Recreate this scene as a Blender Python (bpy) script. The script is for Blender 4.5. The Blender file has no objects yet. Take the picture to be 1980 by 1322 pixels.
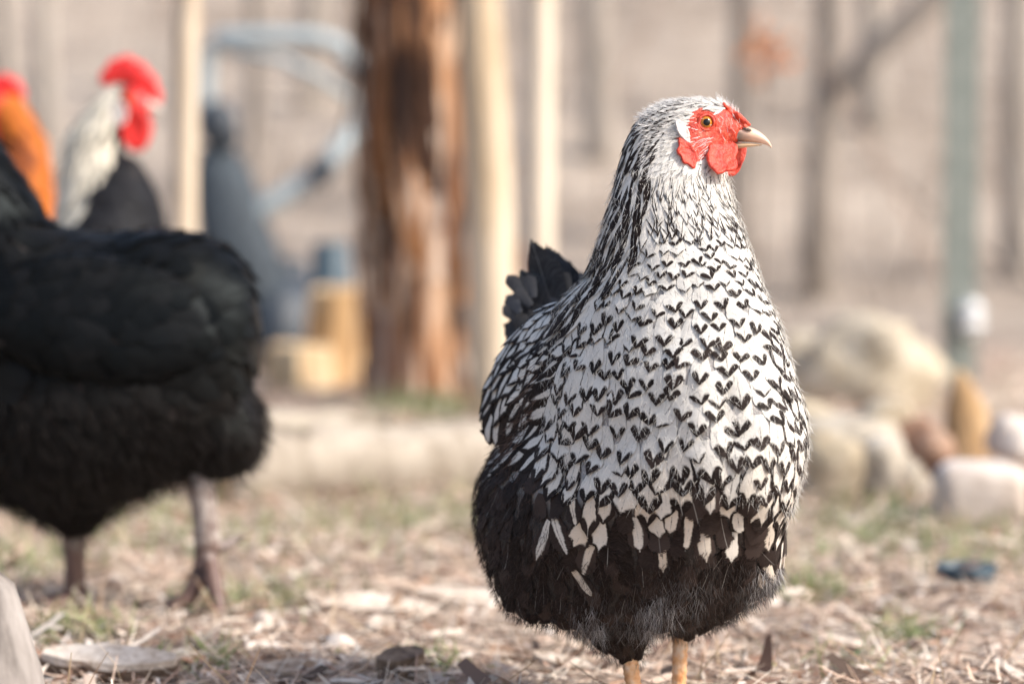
import bpy, bmesh, math, random
import numpy as np
from mathutils import Vector, Matrix, noise
from mathutils.bvhtree import BVHTree

random.seed(7)
rng = np.random.default_rng(7)
scene = bpy.context.scene
COL = scene.collection

# ------------------------------------------------------------------ camera
F = 1980 * 85 / 36.0          # focal length in photograph pixels
CAM_H = 0.3706
PITCH = math.atan((661 - 420) / F)
cam_d = bpy.data.cameras.new('camera')
cam_d.lens = 85; cam_d.sensor_width = 36; cam_d.clip_start = 0.05; cam_d.clip_end = 400
cam_d.dof.use_dof = True
cam_d.dof.focus_distance = 1.70
cam_d.dof.aperture_fstop = 3.2
cam = bpy.data.objects.new('camera', cam_d); COL.objects.link(cam)
cam.location = (0, 0, CAM_H)
cam.rotation_euler = (math.pi / 2 - PITCH, 0, 0)
scene.camera = cam

# ------------------------------------------------------------------ sky, sun, exposure
SUN_FROM = Vector((0.85, -0.36, 0.80)).normalized()
w = bpy.data.worlds.new('World'); scene.world = w; w.use_nodes = True
nt = w.node_tree
bg = nt.nodes['Background']; sky = nt.nodes.new('ShaderNodeTexSky')
sky.sky_type = 'NISHITA'; sky.sun_disc = False
sky.sun_elevation = math.asin(SUN_FROM.z)
sky.sun_rotation = math.atan2(SUN_FROM.x, SUN_FROM.y)
sky.air_density = 1.0; sky.dust_density = 3.0; sky.ozone_density = 0.6
nt.links.new(sky.outputs[0], bg.inputs[0]); bg.inputs[1].default_value = 0.15
sun_d = bpy.data.lights.new('sun', 'SUN'); sun_d.energy = 3.3; sun_d.angle = math.radians(4.0)
sun_d.color = (1.0, 0.94, 0.86)
sun = bpy.data.objects.new('sun', sun_d); COL.objects.link(sun)
sun.rotation_euler = (-SUN_FROM).to_track_quat('-Z', 'Y').to_euler()
vs = scene.view_settings
vs.view_transform = 'Standard'; vs.look = 'None'; vs.gamma = 1; vs.use_curve_mapping = False
vs.exposure = 0.68
scene.cycles.use_denoising = True
scene.cycles.max_bounces = 8
scene.cycles.transparent_max_bounces = 24

# ------------------------------------------------------------------ helpers
def at(px, py, d):
    """world point seen at photograph pixel (px, py), at distance d along +Y"""
    v = Vector(((px - 990) / F, 1.0, (661 - py) / F))
    v = Matrix.Rotation(-PITCH, 3, 'X') @ v
    return Vector((0, 0, CAM_H)) + v * (d / v.y)

def gdist(py):
    return CAM_H * F / (py - 420.0)

def smooth(a, b, x):
    t = min(1, max(0, (x - a) / (b - a))); return t * t * (3 - 2 * t)

def ground_z(x, y):
    z = 0.0
    if y > 8.6:
        t = y - 8.6
        z += 0.34 * t * t / (t + 2.5) + 0.10 * smooth(0, 3, t) * noise.noise((x * .35, y * .35, 3))
    a = smooth(1.3, 2.6, y) * 0.012
    z += a * noise.noise((x * 3.1, y * 3.1, 0)) + 0.004 * noise.noise((x * 14, y * 14, 5))
    return z

def empty(name, loc, label=None, cat=None, group=None):
    o = bpy.data.objects.new(name, None); COL.objects.link(o)
    o.empty_display_size = 0.05
    o.location = loc
    tag(o, label, cat, group)
    return o

def tag(o, label=None, cat=None, group=None, kind=None):
    if label: o['label'] = label
    if cat: o['category'] = cat
    if group: o['group'] = group
    if kind: o['kind'] = kind
    return o

def link(name, me, mat=None, parent=None):
    o = bpy.data.objects.new(name, me); COL.objects.link(o)
    if mat and not me.materials: me.materials.append(mat)
    if parent:
        o.parent = parent
        p = parent; off = Vector()
        while p is not None:
            off += p.location; p = p.parent
        o.location = -off                    # meshes are written in world coordinates
    return o

def fast_mesh(name, V, T, uv=None, cols=None, smooth_shade=True):
    """V (n,3), T (m,3) triangles; uv per vertex; cols {name: (n,4)}"""
    V = np.asarray(V, dtype=np.float32); T = np.asarray(T, dtype=np.int32)
    me = bpy.data.meshes.new(name)
    me.vertices.add(len(V)); me.vertices.foreach_set('co', V.ravel())
    me.loops.add(T.size); me.loops.foreach_set('vertex_index', T.ravel())
    me.polygons.add(len(T))
    me.polygons.foreach_set('loop_start', np.arange(0, T.size, 3, dtype=np.int32))
    me.polygons.foreach_set('use_smooth', np.full(len(T), smooth_shade))
    if uv is not None:
        l = me.uv_layers.new(name='UVMap')
        l.data.foreach_set('uv', np.asarray(uv, dtype=np.float32)[T.ravel()].ravel())
    if cols:
        for k, c in cols.items():
            a = me.color_attributes.new(k, 'FLOAT_COLOR', 'POINT')
            a.data.foreach_set('color', np.asarray(c, dtype=np.float32).ravel())
    me.update(calc_edges=True); me.validate()
    return me

def bm_mesh(name, bm, smooth_shade=True):
    me = bpy.data.meshes.new(name)
    bmesh.ops.recalc_face_normals(bm, faces=bm.faces)
    bm.to_mesh(me); bm.free()
    if smooth_shade:
        me.polygons.foreach_set('use_smooth', np.full(len(me.polygons), True))
    me.update()
    return me

def loft(bm, rings, cap=True):
    R = [[bm.verts.new(p) for p in r] for r in rings]
    n = len(R[0])
    for a, b in zip(R, R[1:]):
        for i in range(n):
            bm.faces.new((a[i], a[(i + 1) % n], b[(i + 1) % n], b[i]))
    if cap:
        bm.faces.new(R[0]); bm.faces.new(R[-1])
    return R

def tube(bm, pts, rads, n=10, jit=0.0, seed=0):
    rings = []
    up0 = Vector((0, 0, 1))
    for i, p in enumerate(pts):
        p = Vector(p)
        a = Vector(pts[max(0, i - 1)]); b = Vector(pts[min(len(pts) - 1, i + 1)])
        t = (b - a).normalized()
        up = up0 if abs(t.z) < 0.9 else Vector((0, 1, 0))
        s = t.cross(up).normalized(); u = s.cross(t)
        r = rads[i]
        ring = []
        for k in range(n):
            an = 2 * math.pi * k / n
            rr = r * (1 + jit * noise.noise((k * 1.7 + seed * 13, i * .9, seed)))
            ring.append(p + (s * math.cos(an) + u * math.sin(an)) * rr)
        rings.append(ring)
    return loft(bm, rings)

def ellipsoid(bm, c, r, rot=None, seg=20):
    m = Matrix.Translation(c) @ (rot.to_4x4() if rot else Matrix.Identity(4)) @ Matrix.Diagonal((*r, 1))
    bmesh.ops.create_uvsphere(bm, u_segments=seg, v_segments=seg // 2 + 2, radius=1, matrix=m)

def capsule(bm, p0, r0, p1, r1, k=7):
    for i in range(k):
        t = i / (k - 1)
        c = Vector(p0).lerp(Vector(p1), t); r = r0 + (r1 - r0) * t
        ellipsoid(bm, c, (r, r, r), seg=14)

def remesh(bm, voxel, it=3):
    """union of closed shapes -> one continuous skin"""
    me = bm_mesh('tmp', bm)
    o = bpy.data.objects.new('tmp', me); COL.objects.link(o)
    m = o.modifiers.new('r', 'REMESH'); m.mode = 'VOXEL'; m.voxel_size = voxel; m.adaptivity = 0
    dg = bpy.context.evaluated_depsgraph_get(); dg.update()
    out = bpy.data.meshes.new_from_object(o.evaluated_get(dg))
    bpy.data.objects.remove(o); bpy.data.meshes.remove(me)
    b = bmesh.new(); b.from_mesh(out)
    for _ in range(it):
        bmesh.ops.smooth_vert(b, verts=b.verts, factor=0.5, use_axis_x=True, use_axis_y=True, use_axis_z=True)
    b.to_mesh(out); b.free()
    out.polygons.foreach_set('use_smooth', np.full(len(out.polygons), True))
    out.update()
    return out

# ------------------------------------------------------------------ materials
class X:
    """arithmetic on shader sockets"""
    def __init__(s, nt, so): s.nt, s.so = nt, so
    def _op(s, op, o=None, rev=False, clamp=False):
        n = s.nt.nodes.new('ShaderNodeMath'); n.operation = op; n.use_clamp = clamp
        a, b = (o, s) if rev else (s, o)
        for i, q in enumerate((a, b)):
            if q is None: continue
            if isinstance(q, X): s.nt.links.new(q.so, n.inputs[i])
            else: n.inputs[i].default_value = q
        return X(s.nt, n.outputs[0])
    def __add__(s, o): return s._op('ADD', o)
    def __radd__(s, o): return s._op('ADD', o)
    def __sub__(s, o): return s._op('SUBTRACT', o)
    def __rsub__(s, o): return s._op('SUBTRACT', o, True)
    def __mul__(s, o): return s._op('MULTIPLY', o)
    def __rmul__(s, o): return s._op('MULTIPLY', o)
    def pow(s, o): return s._op('POWER', o)
    def abs(s): return s._op('ABSOLUTE')
    def max(s, o): return s._op('MAXIMUM', o)
    def min(s, o): return s._op('MINIMUM', o)
    def lt(s, o, soft=0.03):
        """soft step: 1 where s < o"""
        d = (o - s) if isinstance(o, X) else (s * -1.0 + o)
        return (d * (1.0 / soft) + 0.5)._op('MAXIMUM', 0.0)._op('MINIMUM', 1.0)

def new_mat(name):
    m = bpy.data.materials.new(name); m.use_nodes = True
    nt = m.node_tree; b = nt.nodes['Principled BSDF']
    return m, nt, b

def rgb(c): return (c[0], c[1], c[2], 1)

def mixc(nt, fac, a, b):
    n = nt.nodes.new('ShaderNodeMix'); n.data_type = 'RGBA'
    f = fac.so if isinstance(fac, X) else fac
    if hasattr(f, 'is_linked'): nt.links.new(f, n.inputs[0])
    else: n.inputs[0].default_value = f
    for i, q in ((6, a), (7, b)):
        if isinstance(q, (tuple, list)): n.inputs[i].default_value = rgb(q)
        else: nt.links.new(q, n.inputs[i])
    return n.outputs[2]

def noise_tex(nt, scale, vec=None, detail=4, rough=0.6, dist=0.0):
    n = nt.nodes.new('ShaderNodeTexNoise'); n.inputs['Scale'].default_value = scale
    n.inputs['Detail'].default_value = detail; n.inputs['Roughness'].default_value = rough
    n.inputs['Distortion'].default_value = dist
    if vec is not None: nt.links.new(vec, n.inputs['Vector'])
    return X(nt, n.outputs[0])

def coords(nt, which='Object', scale=(1, 1, 1)):
    t = nt.nodes.new('ShaderNodeTexCoord')
    mp = nt.nodes.new('ShaderNodeMapping'); mp.inputs['Scale'].default_value = scale
    nt.links.new(t.outputs[which], mp.inputs[0])
    return mp.outputs[0]

def ramp(nt, fac, stops):
    n = nt.nodes.new('ShaderNodeValToRGB')
    el = n.color_ramp.elements
    while len(el) < len(stops): el.new(0.5)
    for e, (p, c) in zip(el, stops):
        e.position = p; e.color = rgb(c)
    nt.links.new(fac.so if isinstance(fac, X) else fac, n.inputs[0])
    return n.outputs[0]

def bump(nt, bsdf, h, strength=0.5, dist=0.01):
    n = nt.nodes.new('ShaderNodeBump'); n.inputs['Strength'].default_value = strength
    n.inputs['Distance'].default_value = dist
    nt.links.new(h.so, n.inputs['Height']); nt.links.new(n.outputs[0], bsdf.inputs['Normal'])

def noisy_mat(name, stops, scale=20, stretch=(1, 1, 1), rough=0.8, bs=0.5, bd=0.004, detail=6, bscale=None):
    m, nt, b = new_mat(name)
    v = coords(nt, 'Object', stretch)
    f = noise_tex(nt, scale, v, detail)
    nt.links.new(ramp(nt, f, stops), b.inputs['Base Color'])
    b.inputs['Roughness'].default_value = rough
    bump(nt, b, noise_tex(nt, bscale or scale * 3, v, 5), bs, bd)
    return m

def sep(nt, attr):
    a = nt.nodes.new('ShaderNodeVertexColor'); a.layer_name = attr
    s = nt.nodes.new('ShaderNodeSeparateColor'); nt.links.new(a.outputs[0], s.inputs[0])
    return [X(nt, s.outputs[i]) for i in range(3)] + [X(nt, a.outputs[1])], a.outputs[0]

def feather_mat(name, white, cream, dark, grey, gloss=0.55, sheen_col=None, sheen=0.12):
    """fa = (tip mark, side lacing, stripe, random)  fb = (greyness, cream, raggedness, -)"""
    m, nt, b = new_mat(name)
    uvn = nt.nodes.new('ShaderNodeUVMap'); uvn.uv_map = 'UVMap'
    s = nt.nodes.new('ShaderNodeSeparateXYZ'); nt.links.new(uvn.outputs[0], s.inputs[0])
    u, t = X(nt, s.outputs[0]), X(nt, s.outputs[1])
    (Tm, Em, Sm, Rn), _ = sep(nt, 'fa')
    (Gr, Cr, Rg, _a), _ = sep(nt, 'fb')
    x = (u * 2.0 - 1.0).abs()
    # barbs: run out and towards the tip
    bc = nt.nodes.new('ShaderNodeCombineXYZ')
    nt.links.new((t * 34.0 - x * 11.0).so, bc.inputs[0])
    nt.links.new((u * 3.0).so, bc.inputs[1]); nt.links.new((Rn * 57.0).so, bc.inputs[2])
    nb = noise_tex(nt, 1.0, bc.outputs[0], 3, 0.7) - 0.5
    bc2 = nt.nodes.new('ShaderNodeCombineXYZ')
    nt.links.new((t * 2.5).so, bc2.inputs[0]); nt.links.new((u * 2.5).so, bc2.inputs[1]); nt.links.new((Rn * 91.0).so, bc2.inputs[2])
    nl = noise_tex(nt, 1.0, bc2.outputs[0], 2, 0.5) - 0.5
    e = 1.0 - t
    g = (x * 2.1 + 0.45) * ((1.0 - x * 1.16).max(0.0).pow(0.8))
    mk = (e + nb * 0.17 + nl * 0.14).lt(Tm * g, 0.07)
    side = (1.0 - x + nb * 0.34 + nl * 0.45).lt(Em * (t * 0.6 + 0.7), 0.12)
    st = (x + nb * 0.2 + nl * 0.2).lt(Sm * (t * 0.75 + 0.35), 0.08)
    # small flecks in the white part
    fl = (noise_tex(nt, 9.0, bc2.outputs[0], 2, 0.5)).lt(0.30, 0.04) * (Em.lt(0.9, 0.1)) * 0.55
    mask = mk.max(side).max(st).max(fl)._op('MINIMUM', 1.0)
    wc = mixc(nt, Cr, white, cream)
    wc = mixc(nt, (Rn * 0.30)._op('MAXIMUM', 0.0), wc, tuple(q * 0.72 for q in white))
    wc = mixc(nt, (nb * 1.2 + 0.25)._op('MAXIMUM', 0.0)._op('MINIMUM', 0.5), wc, tuple(q * 0.62 for q in white))
    dc = mixc(nt, Gr, dark, grey)
    dc = mixc(nt, (nb * 1.6 + 0.2)._op('MAXIMUM', 0.0)._op('MINIMUM', 0.6), dc, tuple(q * 1.3 for q in grey)) if sheen_col is None else dc
    c = mixc(nt, mask, wc, dc)
    shaft = x.lt(0.03, 0.03) * 0.3 * (1.0 - mask * (Rn * 6.0 - 0.6)._op('MINIMUM', 1.0)._op('MAXIMUM', 0.0))
    c = mixc(nt, shaft, c, tuple(min(1, q * 1.05) for q in white) if sheen_col is None else dark)
    nt.links.new(c, b.inputs['Base Color'])
    b.inputs['Roughness'].default_value = gloss
    b.inputs['Specular IOR Level'].default_value = 0.07
    if sheen_col:
        b.inputs['Specular IOR Level'].default_value = sheen
        b.inputs['Specular Tint'].default_value = rgb(sheen_col)
    bump(nt, b, nb, 0.35, 0.0006)
    tr = nt.nodes.new('ShaderNodeBsdfTransparent')
    al = (e + nb * Rg * 1.2).lt(Rg * 0.5, 0.02).max((1.0 - x + nb * Rg * 2.0).lt(Rg * 0.7, 0.04))
    mx = nt.nodes.new('ShaderNodeMixShader')
    nt.links.new(al.so, mx.inputs[0]); nt.links.new(b.outputs[0], mx.inputs[1]); nt.links.new(tr.outputs[0], mx.inputs[2])
    nt.links.new(mx.outputs[0], nt.nodes['Material Output'].inputs[0])
    return m

def attr_mat(name, rough=0.7, spec=0.3, trans=0.0, nscale=None):
    m, nt, b = new_mat(name)
    _, c = sep(nt, 'col')
    if nscale:
        f = noise_tex(nt, nscale, coords(nt), 4)
        c = mixc(nt, (f - 0.25) * 0.9, c, (0.10, 0.07, 0.05))
    nt.links.new(c, b.inputs['Base Color']); b.inputs['Roughness'].default_value = rough
    b.inputs['Specular IOR Level'].default_value = spec
    if trans:
        tl = nt.nodes.new('ShaderNodeBsdfTranslucent'); nt.links.new(c, tl.inputs[0])
        mx = nt.nodes.new('ShaderNodeMixShader'); mx.inputs[0].default_value = trans
        nt.links.new(b.outputs[0], mx.inputs[1]); nt.links.new(tl.outputs[0], mx.inputs[2])
        nt.links.new(mx.outputs[0], nt.nodes['Material Output'].inputs[0])
    return m

def skin_mat(name, c0, c1, scale=260, rough=0.45, sss=0.15, bs=0.6):
    m, nt, b = new_mat(name)
    v = coords(nt)
    f = noise_tex(nt, scale, v, 4, 0.65)
    f2 = noise_tex(nt, scale * 0.22, v, 3)
    nt.links.new(ramp(nt, f * 0.5 + f2 * 0.5, [(0.36, c0), (0.62, c1)]), b.inputs['Base Color'])
    b.inputs['Roughness'].default_value = rough
    b.inputs['Subsurface Weight'].default_value = sss
    b.inputs['Subsurface Radius'].default_value = (0.004, 0.001, 0.0006)
    b.inputs['Subsurface Scale'].default_value = 1.0
    bump(nt, b, f + f2 * 1.5, bs, 0.002)
    return m

M = {}
M['feather'] = feather_mat('barred_feather', (0.71, 0.685, 0.64), (0.66, 0.50, 0.34), (0.008, 0.0054, 0.0048), (0.048, 0.035, 0.031))
M['black_feather'] = feather_mat('black_feather', (0.02, 0.018, 0.018), (0.02, 0.02, 0.02), (0.0042, 0.0038, 0.0038), (0.0095, 0.008, 0.0076), 0.5, (0.8, 0.95, 0.95))
M['tail'] = feather_mat('slate_feather', (0.36, 0.35, 0.34), (0.3, 0.28, 0.26), (0.020, 0.021, 0.024), (0.075, 0.075, 0.080))
M['gloss_feather'] = feather_mat('glossy_black_feather', (0.02, 0.018, 0.018), (0.02, 0.02, 0.02), (0.0042, 0.0046, 0.005), (0.009, 0.009, 0.0095), 0.42, (0.8, 0.95, 1.0), 0.08)
M['hair'] = attr_mat('fluff_hair', 0.7, 0.2, 0.25)
M['red'] = skin_mat('red_skin', (0.42, 0.018, 0.008), (0.74, 0.085, 0.038), bs=.8)
M['red_bright'] = skin_mat('red_wattle', (0.46, 0.018, 0.008), (0.74, 0.075, 0.034), 300, bs=.8)
M['white_lobe'] = skin_mat('white_lobe', (0.52, 0.46, 0.43), (0.68, 0.64, 0.61), 300, 0.7, 0.0, 1.0)
M['pupil'] = noisy_mat('pupil', [(0, (0.003, 0.003, 0.003)), (1, (0.006, 0.005, 0.005))], 50, rough=0.05, bs=0)
M['straw'] = attr_mat('straw', 0.75, 0.25, 0.15)
M['grass'] = attr_mat('grass', 0.6, 0.3, 0.3)

M['dark_skin'] = noisy_mat('dark_down', [(0.3, (0.012, 0.009, 0.008)), (0.7, (0.022, 0.016, 0.015))], 60)
def beak_mat(name, horn, base, x0, x1):
    m, nt, b = new_mat(name)
    g = nt.nodes.new('ShaderNodeNewGeometry'); s = nt.nodes.new('ShaderNodeSeparateXYZ')
    _, c = sep(nt, 'col')
    f = noise_tex(nt, 300, coords(nt, 'Object', (0.3, 1, 1)), 4)
    c = mixc(nt, (f - 0.4) * 0.6, c, (0.75, 0.58, 0.44))
    nt.links.new(c, b.inputs['Base Color']); b.inputs['Roughness'].default_value = 0.32
    b.inputs['Subsurface Weight'].default_value = 0.1
    b.inputs['Subsurface Radius'].default_value = (0.002, 0.001, 0.0006)
    bump(nt, b, f, 0.15, 0.0008)
    return m
M['beak'] = beak_mat('beak_horn', 0, 0, 0, 0)

def shank_mat(name, c0, c1, c2, foot=None):
    m, nt, b = new_mat(name)
    v = coords(nt, 'Object', (1, 1, 1))
    f = noise_tex(nt, 90, v, 4)
    vo = nt.nodes.new('ShaderNodeTexVoronoi'); vo.inputs['Scale'].default_value = 210
    mp = coords(nt, 'Object', (1, 1, 0.8)); nt.links.new(mp, vo.inputs['Vector'])
    c = ramp(nt, f, [(0.3, c0), (0.5, c1), (0.7, c2)])
    if foot:
        gp = nt.nodes.new('ShaderNodeNewGeometry'); sz = nt.nodes.new('ShaderNodeSeparateXYZ'); nt.links.new(gp.outputs[0], sz.inputs[0])
        c = mixc(nt, (X(nt, sz.outputs[2]) + (f - 0.5) * 0.05).lt(0.062, 0.03), c, foot)
    nt.links.new(c, b.inputs['Base Color'])
    b.inputs['Roughness'].default_value = 0.5
    bump(nt, b, X(nt, vo.outputs[0]) * -1.0, 0.8, 0.0012)
    return m
M['shank'] = shank_mat('yellow_shank', (0.56, 0.24, 0.09), (0.76, 0.46, 0.25), (0.80, 0.66, 0.55))
M['grey_shank'] = shank_mat('grey_shank', (0.13, 0.085, 0.075), (0.30, 0.25, 0.225), (0.50, 0.46, 0.43), (0.13, 0.075, 0.06))
M['claw'] = noisy_mat('claw', [(0.3, (0.05, 0.035, 0.03)), (0.7, (0.25, 0.19, 0.15))], 200, rough=0.4)

# ------------------------------------------------------------------ ground
def axis(lo, hi, near_lo, near_hi, fine, grow=1.18):
    a = list(np.arange(near_lo, near_hi, fine))
    s = fine; p = near_hi
    while p < hi: a.append(p); s *= grow; p += s
    a.append(hi)
    s = fine; p = near_lo - fine
    while p > lo: a.insert(0, p); s *= grow; p -= s
    a.insert(0, lo)
    return a
gx = axis(-70, 70, -1.3, 1.3, 0.022); gy = axis(-30, 140, 1.4, 4.2, 0.022, 1.08)
GV = np.array([(x, y, ground_z(x, y)) for y in gy for x in gx])
nx_ = len(gx)
ii = np.arange(len(gy) - 1)[:, None] * nx_ + np.arange(nx_ - 1)[None, :]
ii = ii.ravel()
GT = np.concatenate([np.stack([ii, ii + 1, ii + nx_ + 1], 1), np.stack([ii, ii + nx_ + 1, ii + nx_], 1)])
gm, nt, b = new_mat('soil')
v = coords(nt, 'Object')
f1 = noise_tex(nt, 7, v, 8, 0.7); f2 = noise_tex(nt, 60, v, 6, 0.7); f3 = noise_tex(nt, 1.1, v, 5, 0.6)
c = ramp(nt, f1 * 0.45 + f2 * 0.55, [(0.39, (0.075, 0.048, 0.037)), (0.47, (0.32, 0.225, 0.175)), (0.57, (0.60, 0.49, 0.40))])
c = mixc(nt, (f3 - 0.5) * 2.0, c, (0.42, 0.39, 0.26))
# leaf litter on the slope
f4 = noise_tex(nt, 5, v, 10, 0.75); f5 = noise_tex(nt, 0.5, v, 4)
lc = ramp(nt, f4 * 0.6 + f5 * 0.4, [(0.38, (0.17, 0.132, 0.10)), (0.5, (0.35, 0.285, 0.23)), (0.62, (0.50, 0.42, 0.345))])
gp = nt.nodes.new('ShaderNodeNewGeometry'); sp = nt.nodes.new('ShaderNodeSeparateXYZ'); nt.links.new(gp.outputs[0], sp.inputs[0])
c = mixc(nt, X(nt, sp.outputs[1]).lt(6.6, 2.5), lc, c)
nt.links.new(c, b.inputs['Base Color']); b.inputs['Roughness'].default_value = 0.95
bump(nt, b, f2 + f1 * 1.5, 0.9, 0.012)
g_ob = link('ground', fast_mesh('ground', GV, GT), gm); g_ob['kind'] = 'structure'

# ------------------------------------------------------------------ feathers
NX, NT = 5, 6
XS = [-1, -.55, 0, .55, 1]
def feather_grid(point, p0, n0, d, L, W, lift, tip, off, cam_, x_bend=0.0, roll=0.0):
    """vertices of one feather laid on a surface; point(q)->(pos, normal)"""
    s = d.cross(n0).normalized()
    vs_, uv = [], []
    for xi in XS:
        ve = 1 - tip * abs(xi) ** 1.4
        for j in range(NT):
            t = j / (NT - 1); v = t * ve
            pr = 0.45 + 0.55 * min(1, v / 0.5)
            q = p0 + d * (L * v) + s * (xi * W * 0.5 * pr + x_bend * v * v * L)
            if point:
                pp, nn = point(q)
                vs_.append(pp + nn * (off + lift * v * v * L - cam_ * W * xi * xi + roll * xi * v * W))
            else:
                vs_.append(q + n0 * (off + lift * v * v * L - cam_ * W * xi * xi))
            uv.append((xi * .5 + .5, t))
    return vs_, uv
FT = []
for i in range(NX - 1):
    for j in range(NT - 1):
        a = i * NT + j; c_ = a + NT
        FT += [(a, a + 1, c_ + 1), (a, c_ + 1, c_)]
FT = np.array(FT)

class Plumage:
    def __init__(s): s.items = []
    def add(s, vs_, uv, fa, fb, score=0.0): s.items.append((vs_, uv, fa, fb, score))
    def build(s, parent, mat, single=0, name='feather', rest='plumage'):
        it = sorted(s.items, key=lambda q: -q[4])
        for vs_, uv, fa, fb, sc in it[:single]:
            me = fast_mesh(name, [tuple(p) for p in vs_], FT, uv, {'fa': np.tile(fa, (len(vs_), 1)), 'fb': np.tile(fb, (len(vs_), 1))})
            link(name, me, mat, parent)
        it = it[single:]
        if not it: return
        n = NX * NT
        V = np.array([tuple(p) for q in it for p in q[0]]); UV = np.array([p for q in it for p in q[1]])
        T = (FT[None] + (np.arange(len(it)) * n)[:, None, None]).reshape(-1, 3)
        FA = np.repeat(np.array([q[2] for q in it]), n, 0); FB = np.repeat(np.array([q[3] for q in it]), n, 0)
        o = link(rest, fast_mesh(rest, V, T, UV, {'fa': FA, 'fb': FB}), mat, parent)
        o['kind'] = 'stuff'

def sample(me, n):
    me.calc_loop_triangles()
    tr = np.empty(len(me.loop_triangles) * 3, np.int32); me.loop_triangles.foreach_get('vertices', tr); tr = tr.reshape(-1, 3)
    co = np.empty(len(me.vertices) * 3, np.float32); me.vertices.foreach_get('co', co); co = co.reshape(-1, 3)
    a, b_, c_ = co[tr[:, 0]], co[tr[:, 1]], co[tr[:, 2]]
    nn = np.cross(b_ - a, c_ - a); ar = np.linalg.norm(nn, axis=1)
    k = rng.choice(len(tr), n, p=ar / ar.sum())
    r1 = np.sqrt(rng.random(n))[:, None]; r2 = rng.random(n)[:, None]
    P = a[k] * (1 - r1) + b_[k] * (r1 * (1 - r2)) + c_[k] * (r1 * r2)
    return P, nn[k] / (ar[k][:, None] + 1e-12)

def poisson(P, N, radius):
    """greedy dart throwing; radius(p, n) -> spacing or None"""
    cells = {}; out = []; cs = 0.02
    for p, n in zip(P, N):
        p = Vector(p); n = Vector(n)
        sp_ = radius(p, n)
        if sp_ is None: continue
        r = sp_['r']; key = (int(p.x // cs), int(p.y // cs), int(p.z // cs)); ok = True
        for i in (-1, 0, 1):
            for j in (-1, 0, 1):
                for k in (-1, 0, 1):
                    for q in cells.get((key[0] + i, key[1] + j, key[2] + k), ()):
                        if (q - p).length_squared < r * r: ok = False; break
                    if not ok: break
                if not ok: break
            if not ok: break
        if ok:
            cells.setdefault(key, []).append(p); out.append((p, n, sp_))
    return out

def tangent(d, n):
    t = d - n * d.dot(n)
    return t.normalized() if t.length > 1e-4 else Vector((0, 1, 0)).cross(n).normalized()

def rot_about(d, n, a):
    return Matrix.Rotation(a, 3, n) @ d

def bvh_of(me):
    bm = bmesh.new(); bm.from_mesh(me)
    t = BVHTree.FromBMesh(bm); bm.free()
    return t

def clothe(me, spec, parent, mat, ncand=60000, single=0, camdir=None, rest='plumage', clothed=None):
    tree = bvh_of(me)
    def point(q):
        r = tree.find_nearest(q); return r[0], r[1]
    P, N = sample(me, ncand)
    pl = Plumage()
    for p, n, s in poisson(P, N, spec):
        n = tree.find_nearest(p)[1]
        d = rot_about(tangent(s['d'], n), n, random.gauss(0, s.get('jit', 0.13)) + s.get('swirl', .25) * noise.noise(p * 26))
        L = s['L'] * random.uniform(.82, 1.2); W = s['W'] * random.uniform(.8, 1.15)
        g, uv = feather_grid(point, p - d * L * .35, n, d, L, W, s['lift'] * random.uniform(.7, 1.5), s['tip'], s.get('off', .0008), 0.03, random.gauss(0, .05), random.gauss(0, .03))
        rn = random.random()
        fa = (s['T'] * random.choice([.55, .85, 1, 1.1, 1.2, 1.3]), s['E'], s['S'], rn)
        fb = (s['G'], s['C'], s['R'], 1)
        face = max(0, -n.y + 0.12) * L * W * s.get('score', 1)
        pl.add(g, uv, fa, fb, face)
    pl.build(parent, mat, single, rest=rest)

def strips(name, P, D, L, W, C, mat, bend=0.3, parent=None, side=None, seg=3, sag=None, tipw=0.0):
    """many thin tapering blades; P,D (n,3), L,W (n), C (n,3)"""
    n = len(P); P = np.asarray(P, float); D = np.asarray(D, float); D = D / np.linalg.norm(D, axis=1)[:, None]
    rv = rng.normal(size=(n, 3)) if side is None else np.asarray(side, float)
    S = np.cross(D, rv); S /= np.linalg.norm(S, axis=1)[:, None] + 1e-9
    B = np.cross(S, D) if sag is None else np.asarray(sag, float)
    L = np.asarray(L, float)[:, None]; W = np.asarray(W, float)[:, None]
    bd = (bend * rng.normal(size=(n, 1))) if np.isscalar(bend) else np.asarray(bend)[:, None]
    rows = []
    for j in range(seg + 1):
        t = j / seg
        c = P + D * (L * t) + B * (bd * L * t * t)
        wv = W * 0.5 * (1 - (1 - tipw) * t ** 1.5)
        rows += [c - S * wv, c + S * wv]
    V = np.stack(rows, 1).reshape(-1, 3); m = 2 * (seg + 1)
    T = []
    for j in range(seg):
        a = 2 * j; T += [(a, a + 1, a + 3), (a, a + 3, a + 2)]
    T = (np.array(T)[None] + (np.arange(n) * m)[:, None, None]).reshape(-1, 3)
    C4 = np.concatenate([np.asarray(C, float), np.ones((n, 1))], 1)
    o = link(name, fast_mesh(name, V, T, None, {'col': np.repeat(C4, m, 0)}), mat, parent)
    o['kind'] = 'stuff'
    return o

def pick(cols, wts, n):
    i = rng.choice(len(cols), n, p=np.array(wts) / sum(wts)); c = np.array(cols)[i]
    return c * rng.uniform(.75, 1.2, (n, 1))

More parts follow.
